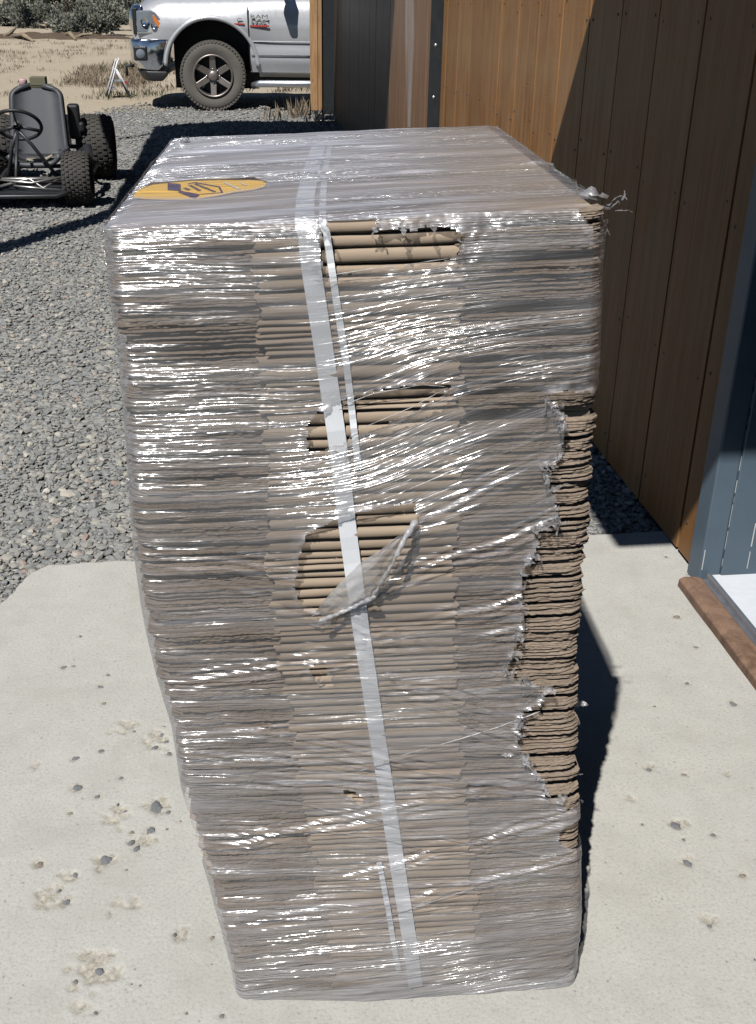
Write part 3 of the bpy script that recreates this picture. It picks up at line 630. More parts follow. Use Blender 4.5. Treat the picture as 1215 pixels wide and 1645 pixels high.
def film_disp(x, z):
    q = psi(x, z); sh, sh2, lo = film_shine(x, z)
    pat = np.clip(.25+1.15*fbm(x*5.5, q*26, 8, 2), 0, 1.1)*np.clip(.55+.9*perlin(x*2.2, q*7, 18), .15, 1.1)      # the wrinkles come in patches
    r1 = np.clip(1-np.abs(perlin(x*3.2+q*2, q*46, 1))*2.6, -.4, 1); r2 = np.clip(1-np.abs(perlin(x*6-q*4, q*104, 2))*2.4, -.5, 1); r3 = perlin(x*2.6, q*24, 4)
    lowk = .85+.55*sstep(.75, .45, z)
    d = .0018*r3+lowk*pat*((.0024+.0028*sh+.0018*sh2+.0010*lo)*r1+(.0012+.0009*sh+.0004*sh2+.0005*lo)*r2)
    cr = sstep(.86, .66, z)      # older, cloudier wraps lower down are crumpled
    d = d+cr*(.0020*(1-2*np.abs(perlin(x*7, q*30, 51)))+.0008*(1-2*np.abs(perlin(x*18, q*58, 52))))
    # creases gathered towards the torn holes and knots
    for kx, kz, ang, ln, am in ((.10, .70, -.35, .16, .0035), (.12, .655, .25, .12, .003), (.33, .59, .12, .14, .004), (.20, .435, -.16, .34, .006), (.22, .405, -.10, .30, .005), (.30, .30, .28, .20, .006), (.02, .52, .05, .2, .005), (.16, .47, -.30, .18, .005), (.05, .33, .12, .22, .004), (.34, .50, -.45, .10, .006), (.30, .80, .40, .14, .006), (.34, .72, .30, .12, .006), (.26, .86, .50, .10, .005), (.38, .68, .20, .10, .006), (.00, .78, -.12, .14, .005), (.02, .62, .15, .14, .006), (.30, .56, -.25, .14, .006), (.15, .36, .22, .24, .005), (.36, .24, .22, .16, .006), (.10, .18, .12, .24, .005)):
        a_ = (x-kx)*math.cos(ang)+(z-kz)*math.sin(ang); b_ = -(x-kx)*math.sin(ang)+(z-kz)*math.cos(ang); b_ = b_-.006*perlin(x*14, z*0+kx*40, 61)
        d = d+am*np.exp(-(a_/ln)**4)*(np.exp(-(b_/.0035)**2)+.6*np.exp(-((b_-.013)/.003)**2)+.5*np.exp(-((b_+.015)/.004)**2))
    return d+.0003*perlin(x*40, q*110, 6)*(1-.5*sh)
def film_front():
    xf = np.linspace(0, 1, 262); ns = 46
    zz = np.concatenate([np.linspace(.004, 1.0, 420)]); rows = []
    nz = 470; V = np.zeros((ns+len(xf)+ns, nz, 3)); U = np.zeros((ns+len(xf)+ns, nz, 2)); Hz = np.zeros((ns+len(xf)+ns, nz)); cut = np.zeros((ns+len(xf)+ns, nz), bool)
    t = np.linspace(0, 1, nz)
    def place(i, u, side, dist):
        # z at this column from .004 to the top rim, last rows roll over the rim
        zt = ztop(XL(ZT)+u*(XR(ZT)-XL(ZT)))+.0035; z = .004+(zt-.004)*t; nr = 8
        z = np.minimum(z, zt); xl, xr = XL(z)-.0045, XR(z)+.0045
        x = xl+u*(xr-xl); rc = .020
        e = np.minimum(x-xl, xr-x); cor = np.where(e < rc, rc-np.sqrt(np.clip(rc**2-(rc-e)**2, 0, None)), 0)
        y = yf(x, z)-.0072-.012*(1-(2*u-1)**2)*sstep(.42, .02, z)+cor
        d = film_disp(x, z)
        xs = x.copy()
        if side == 0:
            y = y-np.maximum(d, -.001); q = psi(x, z)
        else:
            dd = .0022*perlin(dist*6+0*z, z*48, 11+side)+.0016*perlin(dist*14+0*z, z*100, 21+side)+.004*perlin(dist*3+0*z, z*7, 31+side)
            y = y+dist; x = x+side*(.001+dd*sstep(0, .03, dist))+dist*.06; q = z
        roll = np.clip((t-(1-nr/nz))/(nr/nz), 0, 1); 
        y = y+np.where(roll > 0, .010*roll**1.5, 0) if side == 0 else y
        V[i, :, 0], V[i, :, 1], V[i, :, 2] = x, y, z
        U[i, :, 0] = xs+dist*side; U[i, :, 1] = q
        hn = np.clip(.5+1.1*fbm(xs*5, q*30+dist*4, 33), 0, 1)
        hs_ = np.clip(.35+1.3*fbm(xs*2.2, q*55, 43, 2), 0, 1)
        Hz[i] = .02+.10*hn+.17*hs_**1.5+(.05*sstep(.84, .55, z)+.24*sstep(.22, .05, z)+.10*np.exp(-((z-.40)/.09)**2))*(.5+.8*hn)+.10*sstep(.02, .12, z*0+dist)
        if side == 0:
            ed = np.full(z.shape, 9.0)
            for kk, p in HO.items():
                for (ax_, az_), (bx_, bz_) in zip(p, p[1:]+p[:1]):
                    if max(ax_, bx_) > .455 and kk in ('F', 'F2', 'T'): continue
                    ll = (bx_-ax_)**2+(bz_-az_)**2+1e-9; tt = np.clip(((xs-ax_)*(bx_-ax_)+(z-az_)*(bz_-az_))/ll, 0, 1)
                    ed = np.minimum(ed, np.hypot(xs-ax_-tt*(bx_-ax_), z-az_-tt*(bz_-az_)))
            nn = np.clip(.55+.9*fbm(xs*45, z*60, 71), 0, 1.2)
            Hz[i] += .34*np.exp(-(ed/.010)**1.3)*nn
            V[i, :, 1] -= .0045*np.exp(-(ed/.006)**1.5)*nn+.0016*np.exp(-(ed/.02)**2)*fbm(xs*60, z*90, 72)
            ru = np.exp(-((xs-.235)/.055)**2)*sstep(1.165, 1.185, z); Hz[i] += .35*ru*nn; V[i, :, 1] -= .004*ru*fbm(xs*35, z*60, 73)
        if side == 0:
            jx = xs+.004*fbm(xs*70, z*70, 5); jz = z+.0035*fbm(xs*70, z*70, 15)
            for p in HO.values(): cut[i] |= inpoly(jx, jz, p)
        elif side == 1:
            lim = .05+.05*fbm(z*11, z*0, 3)+.03*fbm(z*60, z*0, 4)
            for kk in ('F', 'F2', 'T'):
                zmin = min(p[1] for p in HO[kk]); zmax = max(p[1] for p in HO[kk]); cut[i] |= (z > zmin) & (z < zmax) & (dist < lim+.02)
        else:
            zmin = min(p[1] for p in HO['G']); zmax = max(p[1] for p in HO['G']); cut[i] |= (z > zmin) & (z < zmax) & (dist < .06)
    sd = np.linspace(0, 1, ns+1)[1:]**1.6*.75
    for j in range(ns): place(j, 0.0, -1, sd[::-1][j])
    for j, u in enumerate(xf): place(ns+j, u, 0, 0.0)
    for j in range(ns): place(ns+len(xf)+j, 1.0, 1, sd[j])
    n_u = V.shape[0]; Fq = grid_faces(n_u, nz); bad = cut.reshape(-1)
    keep = ~(bad[Fq].sum(1) >= 2); Fq = Fq[keep]
    used = np.zeros(n_u*nz, bool); used[Fq.ravel()] = True; idx = np.cumsum(used)-1
    Vf = V.reshape(-1, 3)[used]; Uf = U.reshape(-1, 2)[used]; Hf = Hz.reshape(-1)[used]; Fq = idx[Fq]
    return Vf, Uf, Hf, Fq
def film_obj(name, V, U, Hz, Fq, mat, shine=None):
    me = np_mesh(name, V-np.array([.18, 1.5, 0]), Fq, True); uv = me.uv_layers.new(name='flow')
    li = np.zeros(len(me.loops), np.int32); me.loops.foreach_get('vertex_index', li); uv.data.foreach_set('uv', np.asarray(U, np.float32)[li].ravel())
    a = me.attributes.new('haze', 'FLOAT', 'POINT'); a.data.foreach_set('value', np.asarray(Hz, np.float32))
    if shine is None: shine = np.full(len(V), .5)
    a = me.attributes.new('shine', 'FLOAT', 'POINT'); a.data.foreach_set('value', np.asarray(shine, np.float32)); return link(name, me, mat, film)
_fr = film_front(); _z = _fr[0][:, 2]; _x = _fr[0][:, 0]; _q = psi(_x, _z); _pn = np.clip(.66+.85*fbm(_x*4.5, _q*7+_x*2, 91)+.75*perlin(_x*5, _q*40, 92), .1, 1.35)
film_obj('side_wrap', *_fr, M['film'], _pn*(.38+.6*sstep(.66, .95, _z)*sstep(.44, .12, _x)+.3*sstep(.75, .95, _z)+.3*sstep(.30, .2, _z)+.42*sstep(.78, .5, _z)))
def film_top():
    nx, ny = 220, 460; u = np.linspace(0, 1, nx); v = np.linspace(0, 1, ny)
    xl, xr = float(XL(ZT))-.004, float(XR(ZT))+.004
    UU, VV = np.meshgrid(u, v, indexing='ij'); X = xl+UU*(xr-xl); dist = VV*.772+.002
    Y = yf(X, ZT)+dist; X2 = X+dist*.06
    e = np.minimum(UU, 1-UU)*(xr-xl); bump = np.minimum(e, np.minimum(VV, 1-VV)*.77)
    q = Y-.05*X
    Z = ztop(X)+.0052-.004*(1-sstep(0, .02, bump))
    Z = Z+.0014*perlin(X*3, q*22, 5)+.0009*(1-2*np.abs(perlin(X*5, q*60, 7)))+.0005*perlin(X*9, q*130, 9)
    for k_, (d0, am, wv) in enumerate([(.045, .0035, .010), (.115, .0025, .008), (.20, .003, .010), (.285, .0055, .012), (.305, .004, .008), (.36, .003, .010), (.45, .004, .014), (.55, .005, .014), (.575, .003, .008), (.64, .003, .012)]):
        dd = dist-d0-.016*perlin(X*3.0, X*0+k_*3.1, 40+k_)-.004*perlin(X*17, X*0+k_, 60+k_)
        am_ = .85*am*np.clip(.2+1.6*perlin(X*4.5, X*0+k_*1.7, 80+k_), 0, 1.2)
        Z = Z+am_*np.where(dd < 0, np.clip(1+dd/(am*.75), 0, 1), np.exp(-(dd/wv)**2))
    # rolls over the rim at the back and sides
    V = np.stack([X2, Y, Z], -1).reshape(-1, 3); U = np.stack([X, q], -1).reshape(-1, 2)
    Hz = ((.26+.20*sstep(.1, .8, VV)+.55*np.clip(.15+fbm(X*2.6, q*24, 21), 0, 1)+.35*np.clip(fbm(X*3, q*70, 29), 0, 1))*(1.15-.85*sstep(.12, .38, X))).ravel()  # haze stronger on the left: sky glare put into the film colour
    # the front right corner is torn open
    c = (UU > .955+.03*fbm(VV*40, VV*0, 2)) & (VV < .06+.02*fbm(UU*60, UU*0, 5)); bad = c.reshape(-1)
    Fq = grid_faces(nx, ny); Fq = Fq[~(bad[Fq].any(1))]
    # keep the sticker readable: haze thinner over it
    P = np.array([surf_top(x, y, .003) for x, y in s_ol]); ins = inpoly(X2.ravel(), Y.ravel(), [(p[0], p[1]) for p in P]); Hz = np.where(ins, Hz*.10, Hz)
    return V, U, Hz, Fq, np.where(ins, .0, 1.15*np.clip(.55+1.2*fbm(X.ravel()*2.5, q.ravel()*14, 95), .1, 1.4))
_t = film_top(); film_obj('top_wrap', *_t[:4], M['film_top'], _t[4])
# flap turned out at the large hole, with a rolled bright rim
def flap():
    a = [(671,838),(655,866),(634,905),(607,945),(585,968)]       # hinge on the right
    b = [(664,846),(624,872),(578,906),(538,946),(500,990)]       # free side
    na, nb = 40, 22; A = dens(a, na); B = dens(b, na); V = []; U = []; Hs = []
    for i in range(na):
        s = i/(na-1); pa = front_pt(*A[i], .009); pb = front_pt(*B[i], .010+.034*math.sin(math.pi*min(1, s*1.05))**.8)
        for j in range(nb):
            t = j/(nb-1); p = pa*(1-t)+pb*t; p = p+np.array([0, -1, 0])*(.008*math.sin(math.pi*t)*math.sin(math.pi*s)+.0045*float(perlin(s*5, t*3, 3))+.0015*float(perlin(s*14, t*8, 5)))
            V.append(p); U.append((p[0]*.4, p[2]*.3+p[0]*.3)); Hs.append(.26+.25*t)
    return np.array(V), np.array(U), np.array(Hs), grid_faces(na, nb)
film_obj('torn_flap', *flap(), M['film_torn'])
def rope(name, px, r, off):
    P = [front_pt(x, y, off[0]+(off[1]-off[0])*math.sin(math.pi*i/39)) for i, (x, y) in enumerate(dens(px, 40))]
    mb = MB().tube([tuple(p) for p in P], [r*max(.25, .8+.9*float(perlin(i*.23, r*4000, 3)))*(.2 if i in (0, 39) else 1) for i in range(40)], 9)
    V = np.array(mb.v); me_f = [f for f in mb.f if len(f) == 4]; V = V+r*.5*np.stack([perlin(V[:, 0]*160, V[:, 2]*160, 1), perlin(V[:, 0]*160, V[:, 2]*160, 2), perlin(V[:, 0]*160, V[:, 2]*160, 3)], -1)
    return film_obj(name, V, V[:, [0, 2]]*.5, np.full(len(V), .45 if r > .002 else .18), np.array(me_f), M['film_torn'])
rope('rolled_edge', [(669,836),(652,862),(626,915),(600,958)], .0036, (.008, .036))
rope('rolled_edge', [(604,958),(575,972),(545,985),(514,998)], .0032, (.03, .012))
rope('rolled_edge', [(541,655),(600,632),(680,618),(716,621)], .0006, (.007, .009))
rope('rolled_edge', [(720,622),(660,655),(600,680),(565,695),(552,740)], .0006, (.007, .009))
rope('rolled_edge', [(489,857),(530,838),(575,822),(640,812)], .0008, (.007, .011))
rope('rolled_edge', [(520,444),(600,431),(660,424),(722,415)], .0005, (.007, .009))
rope('rolled_edge', [(575,1240),(650,1212),(740,1187),(800,1168),(868,1143)], .0009, (.008, .011))
rope('rolled_edge', [(330,1275),(480,1290),(600,1320),(740,1352),(920,1380)], .0006, (.0065, .0075))
rope('rolled_edge', [(480,1330),(600,1345),(700,1368),(800,1375)], .0005, (.0065, .0075))
rope('rolled_edge', [(600,1480),(720,1440),(830,1405),(928,1378)], .0007, (.0065, .008))
# tatters: crumpled shreds of film at the torn edges
def tatter(name, base, direction, length, width, seed, droop=.3, mat=None):
    r_ = np.random.default_rng(seed); nl, nw = 14, 5; width *= .6; length *= .85; d = np.array(direction, float); d /= np.linalg.norm(d); p = np.array(base, float); V = []; U = []
    side = np.cross(d, (0, 0, 1)); side = side/ (np.linalg.norm(side)+1e-6)
    for i in range(nl):
        t = i/(nl-1); wd = width*(1-t**1.5*.85)*(1+.5*r_.uniform(-1, 1))
        for j in range(nw):
            s = j/(nw-1)-.5; q = p+side*s*wd+r_.normal(0, width*.05, 3); V.append(q); U.append((q[0]+q[1], q[2]))
        d = d+r_.normal(0, .28, 3)+np.array([0, 0, -droop*.12]); d /= np.linalg.norm(d); side = side+r_.normal(0, .25, 3); side -= d*side.dot(d); side /= np.linalg.norm(side); p = p+d*length/(nl-1)
    V = np.array(V); return film_obj(name, V, np.array(U)*.6, r_.uniform(0, .3, len(V)), grid_faces(nl, nw), mat or M['film_torn'])
ct = np.array([float(XR(1.2))+.004, float(yf(.4, 1.2))+.012, float(ztop(.40))])
for k, (dx, dy, dz, L, wd, ox, oy, oz) in enumerate([(.8,.05,.25,.035,.010,0,0,.004),(.9,-.2,-.1,.050,.012,0,.02,.0),(-.15,.1,1,.030,.005,-.02,.05,.006),(.5,.1,.9,.020,.006,.02,.01,.008),(1,.2,-.5,.04,.014,0,.03,-.012),(.3,-.3,-1,.045,.016,.0,0,-.012),(.8,0,.5,.03,.006,.01,.0,-.002),(.7,.5,.1,.05,.02,-.01,.06,.004),(.5,.3,.3,.05,.02,-.03,.09,.004)]):
    tatter('tatter', ct+np.array([ox, oy, oz]), (dx, dy, dz), L, wd, 100+k)
for k in range(34):      # ragged shreds along the right side
    z = random.choice([random.uniform(.06, 1.12), random.uniform(.5, .85)]); x = float(XR(z))+.003
    tatter('tatter', (x, float(yf(x, z))+random.uniform(.05, .12), z), (random.uniform(.35, 1), random.uniform(-.6, .3), random.uniform(-.8, .3)), random.uniform(.015, .05), random.uniform(.008, .026), 200+k)
_fp = HO['F']
for k in range(64):      # shreds along the ragged edge of the missing piece
    i = random.randrange(len(_fp)-3); s = random.random(); x = _fp[i][0]*(1-s)+_fp[i+1][0]*s; z = _fp[i][1]*(1-s)+_fp[i+1][1]*s
    tatter('tatter', (x-.006, float(yf(x, z))-.0075, z), (1, random.uniform(-.35, -.05), random.uniform(-.6, .5)), random.uniform(.010, .034), random.uniform(.010, .030), 300+k)
for k, (px, py, dx, dz, L, wd) in enumerate([(608,362,-1,-.4,.022,.016),(600,350,.6,-.3,.02,.02),(640,352,.8,-.1,.03,.02),(690,362,.9,-.2,.02,.016),(735,385,.8,.1,.02,.014),(738,395,.8,-.3,.016,.012),(505,360,.3,-.8,.03,.016),(515,345,.2,-.6,.03,.018),(560,735,.2,-.9,.02,.012),(512,1090,.2,-1,.02,.014),(515,1000,.2,-1,.04,.014),(620,1082,.6,-.3,.02,.012),(870,1110,.7,.3,.03,.025),(840,1115,.5,-.2,.04,.02),(822,1210,-.5,-.7,.02,.014),(590,1275,.8,-.4,.02,.01),(1,1,0,0,0,0)]):
    if L: tatter('tatter', front_pt(px, py, .010), (dx, -.35, dz), L, wd, 400+k)
for k, (px, py) in enumerate([(296,238),(306,229)]):
    tatter('tatter', surf_top(px, py, .004), (random.uniform(-.8, .8)-.5*(px < 400), .1, .9), random.uniform(.02, .06), random.uniform(.02, .04), 500+k, .1)
# film strip hanging from the awning down to the back of the stack
strip_v = []; strip_u = []
for i in range(40):
    t = i/39; z = 2.495+(1.225-2.495)*t; xx = .262+.047*t+.004*math.sin(t*9); wd = .012+.003*math.sin(t*23)
    for j in range(5): s = j/4-.5; strip_v.append((xx+s*wd, 1.965+.004*math.cos(s*9+t*14), z)); strip_u.append((z*.2, xx+s*wd))
hang = np_mesh('hanging_strip', np.array(strip_v), grid_faces(40, 5)); uv = hang.uv_layers.new(name='flow')
li = np.zeros(len(hang.loops), np.int32); hang.loops.foreach_get('vertex_index', li); uv.data.foreach_set('uv', np.asarray(strip_u, np.float32)[li].ravel())
ho = link('plastic_strip', hang, M['film_torn']); tag(ho, 'thin clear plastic strip hanging upright behind the stack before the wall', 'plastic strip')

# =================================================================== THE PICKUP TRUCK
M['silver'] = simple('silver_paint', (.60, .61, .63), .35, .4, var=.03, Coat_Weight=.6)
M['chrome'] = simple('chrome', (.62, .65, .70), .12, 1.0, var=.03)
M['rubber'] = simple('tyre_rubber', (.055, .052, .048), .85, var=.35, scale=14, bump=.3, bd=.004)
M['rubberdust'] = simple('dusty_tyre', (.135, .125, .11), .9, var=.3, scale=9, bump=.3, bd=.004)
M['black'] = simple('black_plastic', (.02, .02, .022), .5)
M['alloy'] = simple('alloy_wheel', (.30, .265, .24), .4, .75)
M['glass'] = simple('dark_glass', (.02, .025, .03), .08)
M['lens'] = simple('lamp_lens', (.20, .225, .26), .1, .0)
M['amber'] = simple('amber_lens', (.7, .22, .05), .25)
M['red'] = simple('red_paint', (.45, .05, .05), .4)
M['badge'] = simple('badge_grey', (.22, .22, .23), .35, .6)
TP = gz(345, 178, -.03)
truck = empty('pickup_truck', tuple(TP), R_(-3.0), label='silver pickup truck with chrome bumper parked beyond the gravel', cat='truck')
AC, AR, LT = (.0, .50), .575, 5.3
def truck_loft(s0, s1, ns, push=0.0, hcut=None):
    ss = np.linspace(s0, s1, ns)
    base = [(.10, .40), (.035, .46), (.0, .58), (.0, .70), (.012, .78), (.004, .86), (.0, .98), (.02, 1.08), (.045, 1.16), (.085, 1.23), (.16, 1.28), (.30, 1.32), (.55, 1.36), (1.0, 1.38)]
    fine = []
    for (a, b), (c, d) in zip(base[:-1], base[1:]):
        k = max(2, int(math.hypot(c-a, d-b)/.028)); fine += [(a+(c-a)*i/k, b+(d-b)*i/k) for i in range(k)]
    fine.append(base[-1])
    if hcut: fine = [p for p in fine if hcut[0] <= p[1] <= hcut[1] and p[0] < .14]
    else: fine = fine+[(2.0-a, b) for a, b in reversed(fine[:-1])]
    V = np.zeros((ns, len(fine), 3))
    for i, s_ in enumerate(ss):
        nose = max(0, (-.42-s_)/.56); drop = .20*nose**2.2; rise = .045*np.clip((s_+.4)/1.2, 0, 1); pin = .13*nose**2.6
        fl = .035*math.exp(-(abs(s_)/.62)**4)
        for j, (yy, h) in enumerate(fine):
            t = np.clip((h-.9)/.4, 0, 1); side = 1 if yy < 1 else -1
            V[i, j] = (s_-0.0, yy+side*(pin*(1-min(1, abs(yy-1)*0))*(1-abs(yy-1) < .6)-fl*np.exp(-((h-1.0)/.22)**2)*(1-abs(yy-1) < .3)-push), h-drop*t+rise*t)
    return V
V = truck_loft(-.96, LT-.9, 300); ns_, nf_ = V.shape[:2]; Fq = grid_faces(ns_, nf_); Vf = V.reshape(-1, 3); C_ = Vf[Fq].mean(1)
def in_arch(c, cx): return ((c[:, 0]-cx)**2+((c[:, 2]-AC[1]))**2 < AR**2) | ((abs(c[:, 0]-cx) < AR) & (c[:, 2] < AC[1]))
keep = ~(in_arch(C_, 0) | in_arch(C_, 3.55)) & ~((C_[:, 0] < -.5) & (C_[:, 2] < .83))
link('body', np_mesh('body', Vf, Fq[keep]), M['silver'], truck)
def arch(cx, name='arch_lip'):
    a = np.linspace(R_(2), R_(178), 40); pts = [(cx+math.cos(q)*AR, .008-.034*math.sin(q)**2, AC[1]+math.sin(q)*AR) for q in a]
    return MB().tube(pts, .030, 8).build(name, M['silver'], truck)
arch(0); arch(3.55)
for cx in (0, 3.55):
    mb = MB(); a = np.linspace(0, math.pi, 30)
    P0 = [(cx+math.cos(q)*(AR+.03), AC[1]+math.sin(q)*(AR+.03)) for q in a]
    for (x1, z1), (x2, z2) in zip(P0[:-1], P0[1:]): mb.add([(x1, .05, z1), (x2, .05, z2), (x2, .9, z2), (x1, .9, z1)], [(0, 1, 2, 3)])
    mb.box((cx, .9, .62), (1.1, .03, .85)); mb.build('wheel_well', M['black'], truck)
dv = truck_loft(.475, 1.62, 60, .006, (.455, 1.225)); link('door', np_mesh('door', dv.reshape(-1, 3), grid_faces(*dv.shape[:2])), M['silver'], truck)
MB().tube([(.455+.03*(1.2-h), -.004-.028*math.exp(-((h-1.0)/.22)**2)+.10*max(0, h-1.06), h) for h in np.linspace(.47, 1.2, 12)], .007, 6).build('door_gap', M['black'], truck)
MB().box((1.05, -.012, .655), (1.12, .012, .022)).build('side_moulding', M['chrome'], truck, bevel=.004)
MB().box((1.05, -.012, .815), (1.16, .010, .010)).build('crease_strip', M['silver'], truck, bevel=.003)
MB().tube([(.50, .02, .30), (.58, -.05, .33), (1.2, -.06, .335), (2.5, -.06, .335), (2.6, .02, .32)], .042, 12).build('step_bar', M['steel'], truck)
MB().box((1.9, .62, .36), (3.2, .12, .18)).build('chassis_rail', M['black'], truck); MB().box((1.9, 1.38, .36), (3.2, .12, .18)).build('chassis_rail', M['black'], truck)
MB().tube([(0, .2, .40), (0, 1.8, .40)], .05, 10).lathe([(0, -.15), (.12, -.12), (.15, 0), (.12, .12), (0, .15)], 16, Matrix.Translation((0, .7, .40)) @ Matrix.Rotation(R_(90), 4, 'X')).build('axle', M['black'], truck)
MB().tube([(3.55, .2, .40), (3.55, 1.8, .40)], .055, 10).lathe([(0, -.18), (.14, -.12), (.17, 0), (.14, .12), (0, .18)], 16, Matrix.Translation((3.55, 1.0, .40)) @ Matrix.Rotation(R_(90), 4, 'X')).build('axle', M['black'], truck)
# upper cab, only its lower edge matters here
MB().prism([(.72, 1.34), (1.35, 1.83), (2.75, 1.86), (3.0, 1.34)], 0, 1.64, Matrix(((1, 0, 0, 0), (0, 0, 1, .18), (0, 1, 0, 0), (0, 0, 0, 1)))).build('cab', M['silver'], truck, bevel=.06, seg=3)
MB().prism([(.98, 1.40), (1.40, 1.76), (1.95, 1.78), (1.95, 1.40)], 0, .02, Matrix(((1, 0, 0, 0), (0, 0, 1, .168), (0, 1, 0, 0), (0, 0, 0, 1)))).build('window', M['glass'], truck)
mir = MB().box((.86, -.24, 1.56), (.10, .22, .36)).build('mirror', M['black'], truck, bevel=.03, seg=3)
MB().box((.88, -.06, 1.46), (.05, .30, .05)).box((.88, -.06, 1.60), (.05, .30, .04)).build('mirror_arm', M['black'], truck, bevel=.01)
# nose: bumper, grille, headlamps
def nose_band(x_in, poly, name, mat, bev=.02, wsc=1.0):     # poly (s,h) extruded over the truck width with pinched ends
    mb = MB(); prof = [(0.0, .14), (.10, .05), (.3, .0), (1.0, -.06), (1.7, .0), (1.9, .05), (2.0, .14)]; n_ = len(poly); Vv = []
    for yy, off in prof: Vv += [(s_+off*(1 if s_ < x_in else .25), (yy-1)*wsc+1.004, h) for s_, h in poly]
    Fs = [(i*n_+k, i*n_+(k+1) % n_, (i+1)*n_+(k+1) % n_, (i+1)*n_+k) for i in range(len(prof)-1) for k in range(n_)]+[tuple(reversed(range(n_))), tuple((len(prof)-1)*n_+k for k in range(n_))]
    return mb.add(Vv, Fs, True).build(name, mat, truck, bevel=bev, smooth=True)
nose_band(-.8, [(-1.03, .80), (-.98, .825), (-.56, .825), (-.60, .70), (-.64, .52), (-.70, .46), (-.95, .47), (-1.04, .55)], 'bumper', M['chrome'])
nose_band(-.7, [(-.97, .46), (-.60, .46), (-.58, .42), (-.66, .34), (-.90, .34)], 'air_dam', M['black'])
nose_band(-.9, [(-1.0, .88), (-1.04, .98), (-1.02, 1.12), (-.98, 1.20), (-.95, 1.18), (-.95, .88)], 'grille', M['chrome'], .012, .93)
MB().box((-.93, .11, 1.02), (.05, .05, .30)).build('grille_end', M['black'], truck, bevel=.01)
hl = MB().prism([(-.905, .90), (-.56, .905), (-.53, .95), (-.66, 1.12), (-.72, 1.145), (-.90, 1.135)], -.012, .10, Matrix(((1, 0, 0, 0), (0, 0, 1, .03), (0, 1, 0, 0), (0, 0, 0, 1)))).build('headlight', M['lens'], truck, bevel=.012)
MB().prism([(-.67, .955), (-.575, .955), (-.675, 1.09), (-.70, 1.09)], 0, .01, Matrix(((1, 0, 0, 0), (0, 0, 1, .009), (0, 1, 0, 0), (0, 0, 0, 1)))).build('indicator', M['amber'], hl, bevel=.004)
MB().lathe([(0, .0), (.03, .003), (.045, .008), (.05, .014)], 20, Matrix.Translation((-.80, .018, 1.015)) @ Matrix.Rotation(R_(90), 4, 'X')).build('reflector', M['chrome'], hl)
MB().prism([(-.905, .885), (-.55, .885), (-.55, .902), (-.905, .902)], 0, .03, Matrix(((1, 0, 0, 0), (0, 0, 1, .012), (0, 1, 0, 0), (0, 0, 0, 1)))).build('lamp_rim', M['chrome'], hl)
MB().lathe([(0, .0), (.025, .003), (.036, .008), (.04, .014)], 20, Matrix.Translation((-.69, .012, .975)) @ Matrix.Rotation(R_(90), 4, 'X')).build('reflector', M['chrome'], hl)
fl = MB().box((-.875, .015, .66), (.17, .06, .17)).build('fog_light_bezel', M['black'], truck, bevel=.02); MB().lathe([(0, .01), (.04, .008), (.055, 0)], 16, Matrix.Translation((-.875, -.018, .655)) @ Matrix.Rotation(R_(90), 4, 'X')).build('fog_lamp', M['lens'], fl)
MB().tube([(-1.0, .3, .50), (-1.10, .28, .50), (-1.10, .28, .38)], .02, 8).build('tow_hook', M['black'], truck)
for o_ in [hl]+list(hl.children):
    for v_ in o_.data.vertices: v_.co.y += -.012+.30*max(0, -.66-v_.co.x)**1.3
def wheel_set(root, cx, cy, R, wd, mt, rim=True, rr=.60, lugs=56, nm='wheel'):
    T = Matrix.Translation((cx, cy, R)) @ Matrix.Rotation(R_(90), 4, 'X')
    h = wd/2; prof = [(R*rr, -h*.86), (R*.74, -h*1.02), (R*.88, -h*1.02), (R*.965, -h*.90), (R*.985, -h*.5), (R*.985, h*.5), (R*.965, h*.90), (R*.88, h*1.02), (R*.74, h*1.02), (R*rr, h*.86)]
    ty = MB().lathe(prof, 64, T).build('tyre', mt, root)
    tr = MB()
    for k in range(lugs):
        for row, z in ((0, -.74), (1, -.25), (0, .25), (1, .74)):
            a = (k+.5*row)*2*math.pi/lugs; L = 2*math.pi*R/lugs*.62
            Mx = T @ Matrix.Rotation(a, 4, 'Z') @ Matrix.Translation((R*.985, 0, z*h))
            tr.add([Mx @ Vector((dx, dy*L/2, dz*h*.20)) for dx in (-.01, R*.018) for dy, dz in ((-1, -1), (1, -1), (1, 1), (-1, 1))], [(3, 2, 1, 0), (4, 5, 6, 7), (0, 1, 5, 4), (1, 2, 6, 5), (2, 3, 7, 6), (3, 0, 4, 7)])
        a = k*2*math.pi/lugs; Mx = T @ Matrix.Rotation(a, 4, 'Z') @ Matrix.Translation((R*.955, 0, h*.96))
        tr.add([Mx @ Vector((dx*R*.028, dy*L/2, dz)) for dz in (-.01, h*.07) for dx, dy in ((-1, -1), (1, -1), (1, 1), (-1, 1))], [(3, 2, 1, 0), (4, 5, 6, 7), (0, 1, 5, 4), (1, 2, 6, 5), (2, 3, 7, 6), (3, 0, 4, 7)])
    tb = tr.build('tread_blocks', mt, ty); tb['kind'] = 'stuff'
    return ty, T
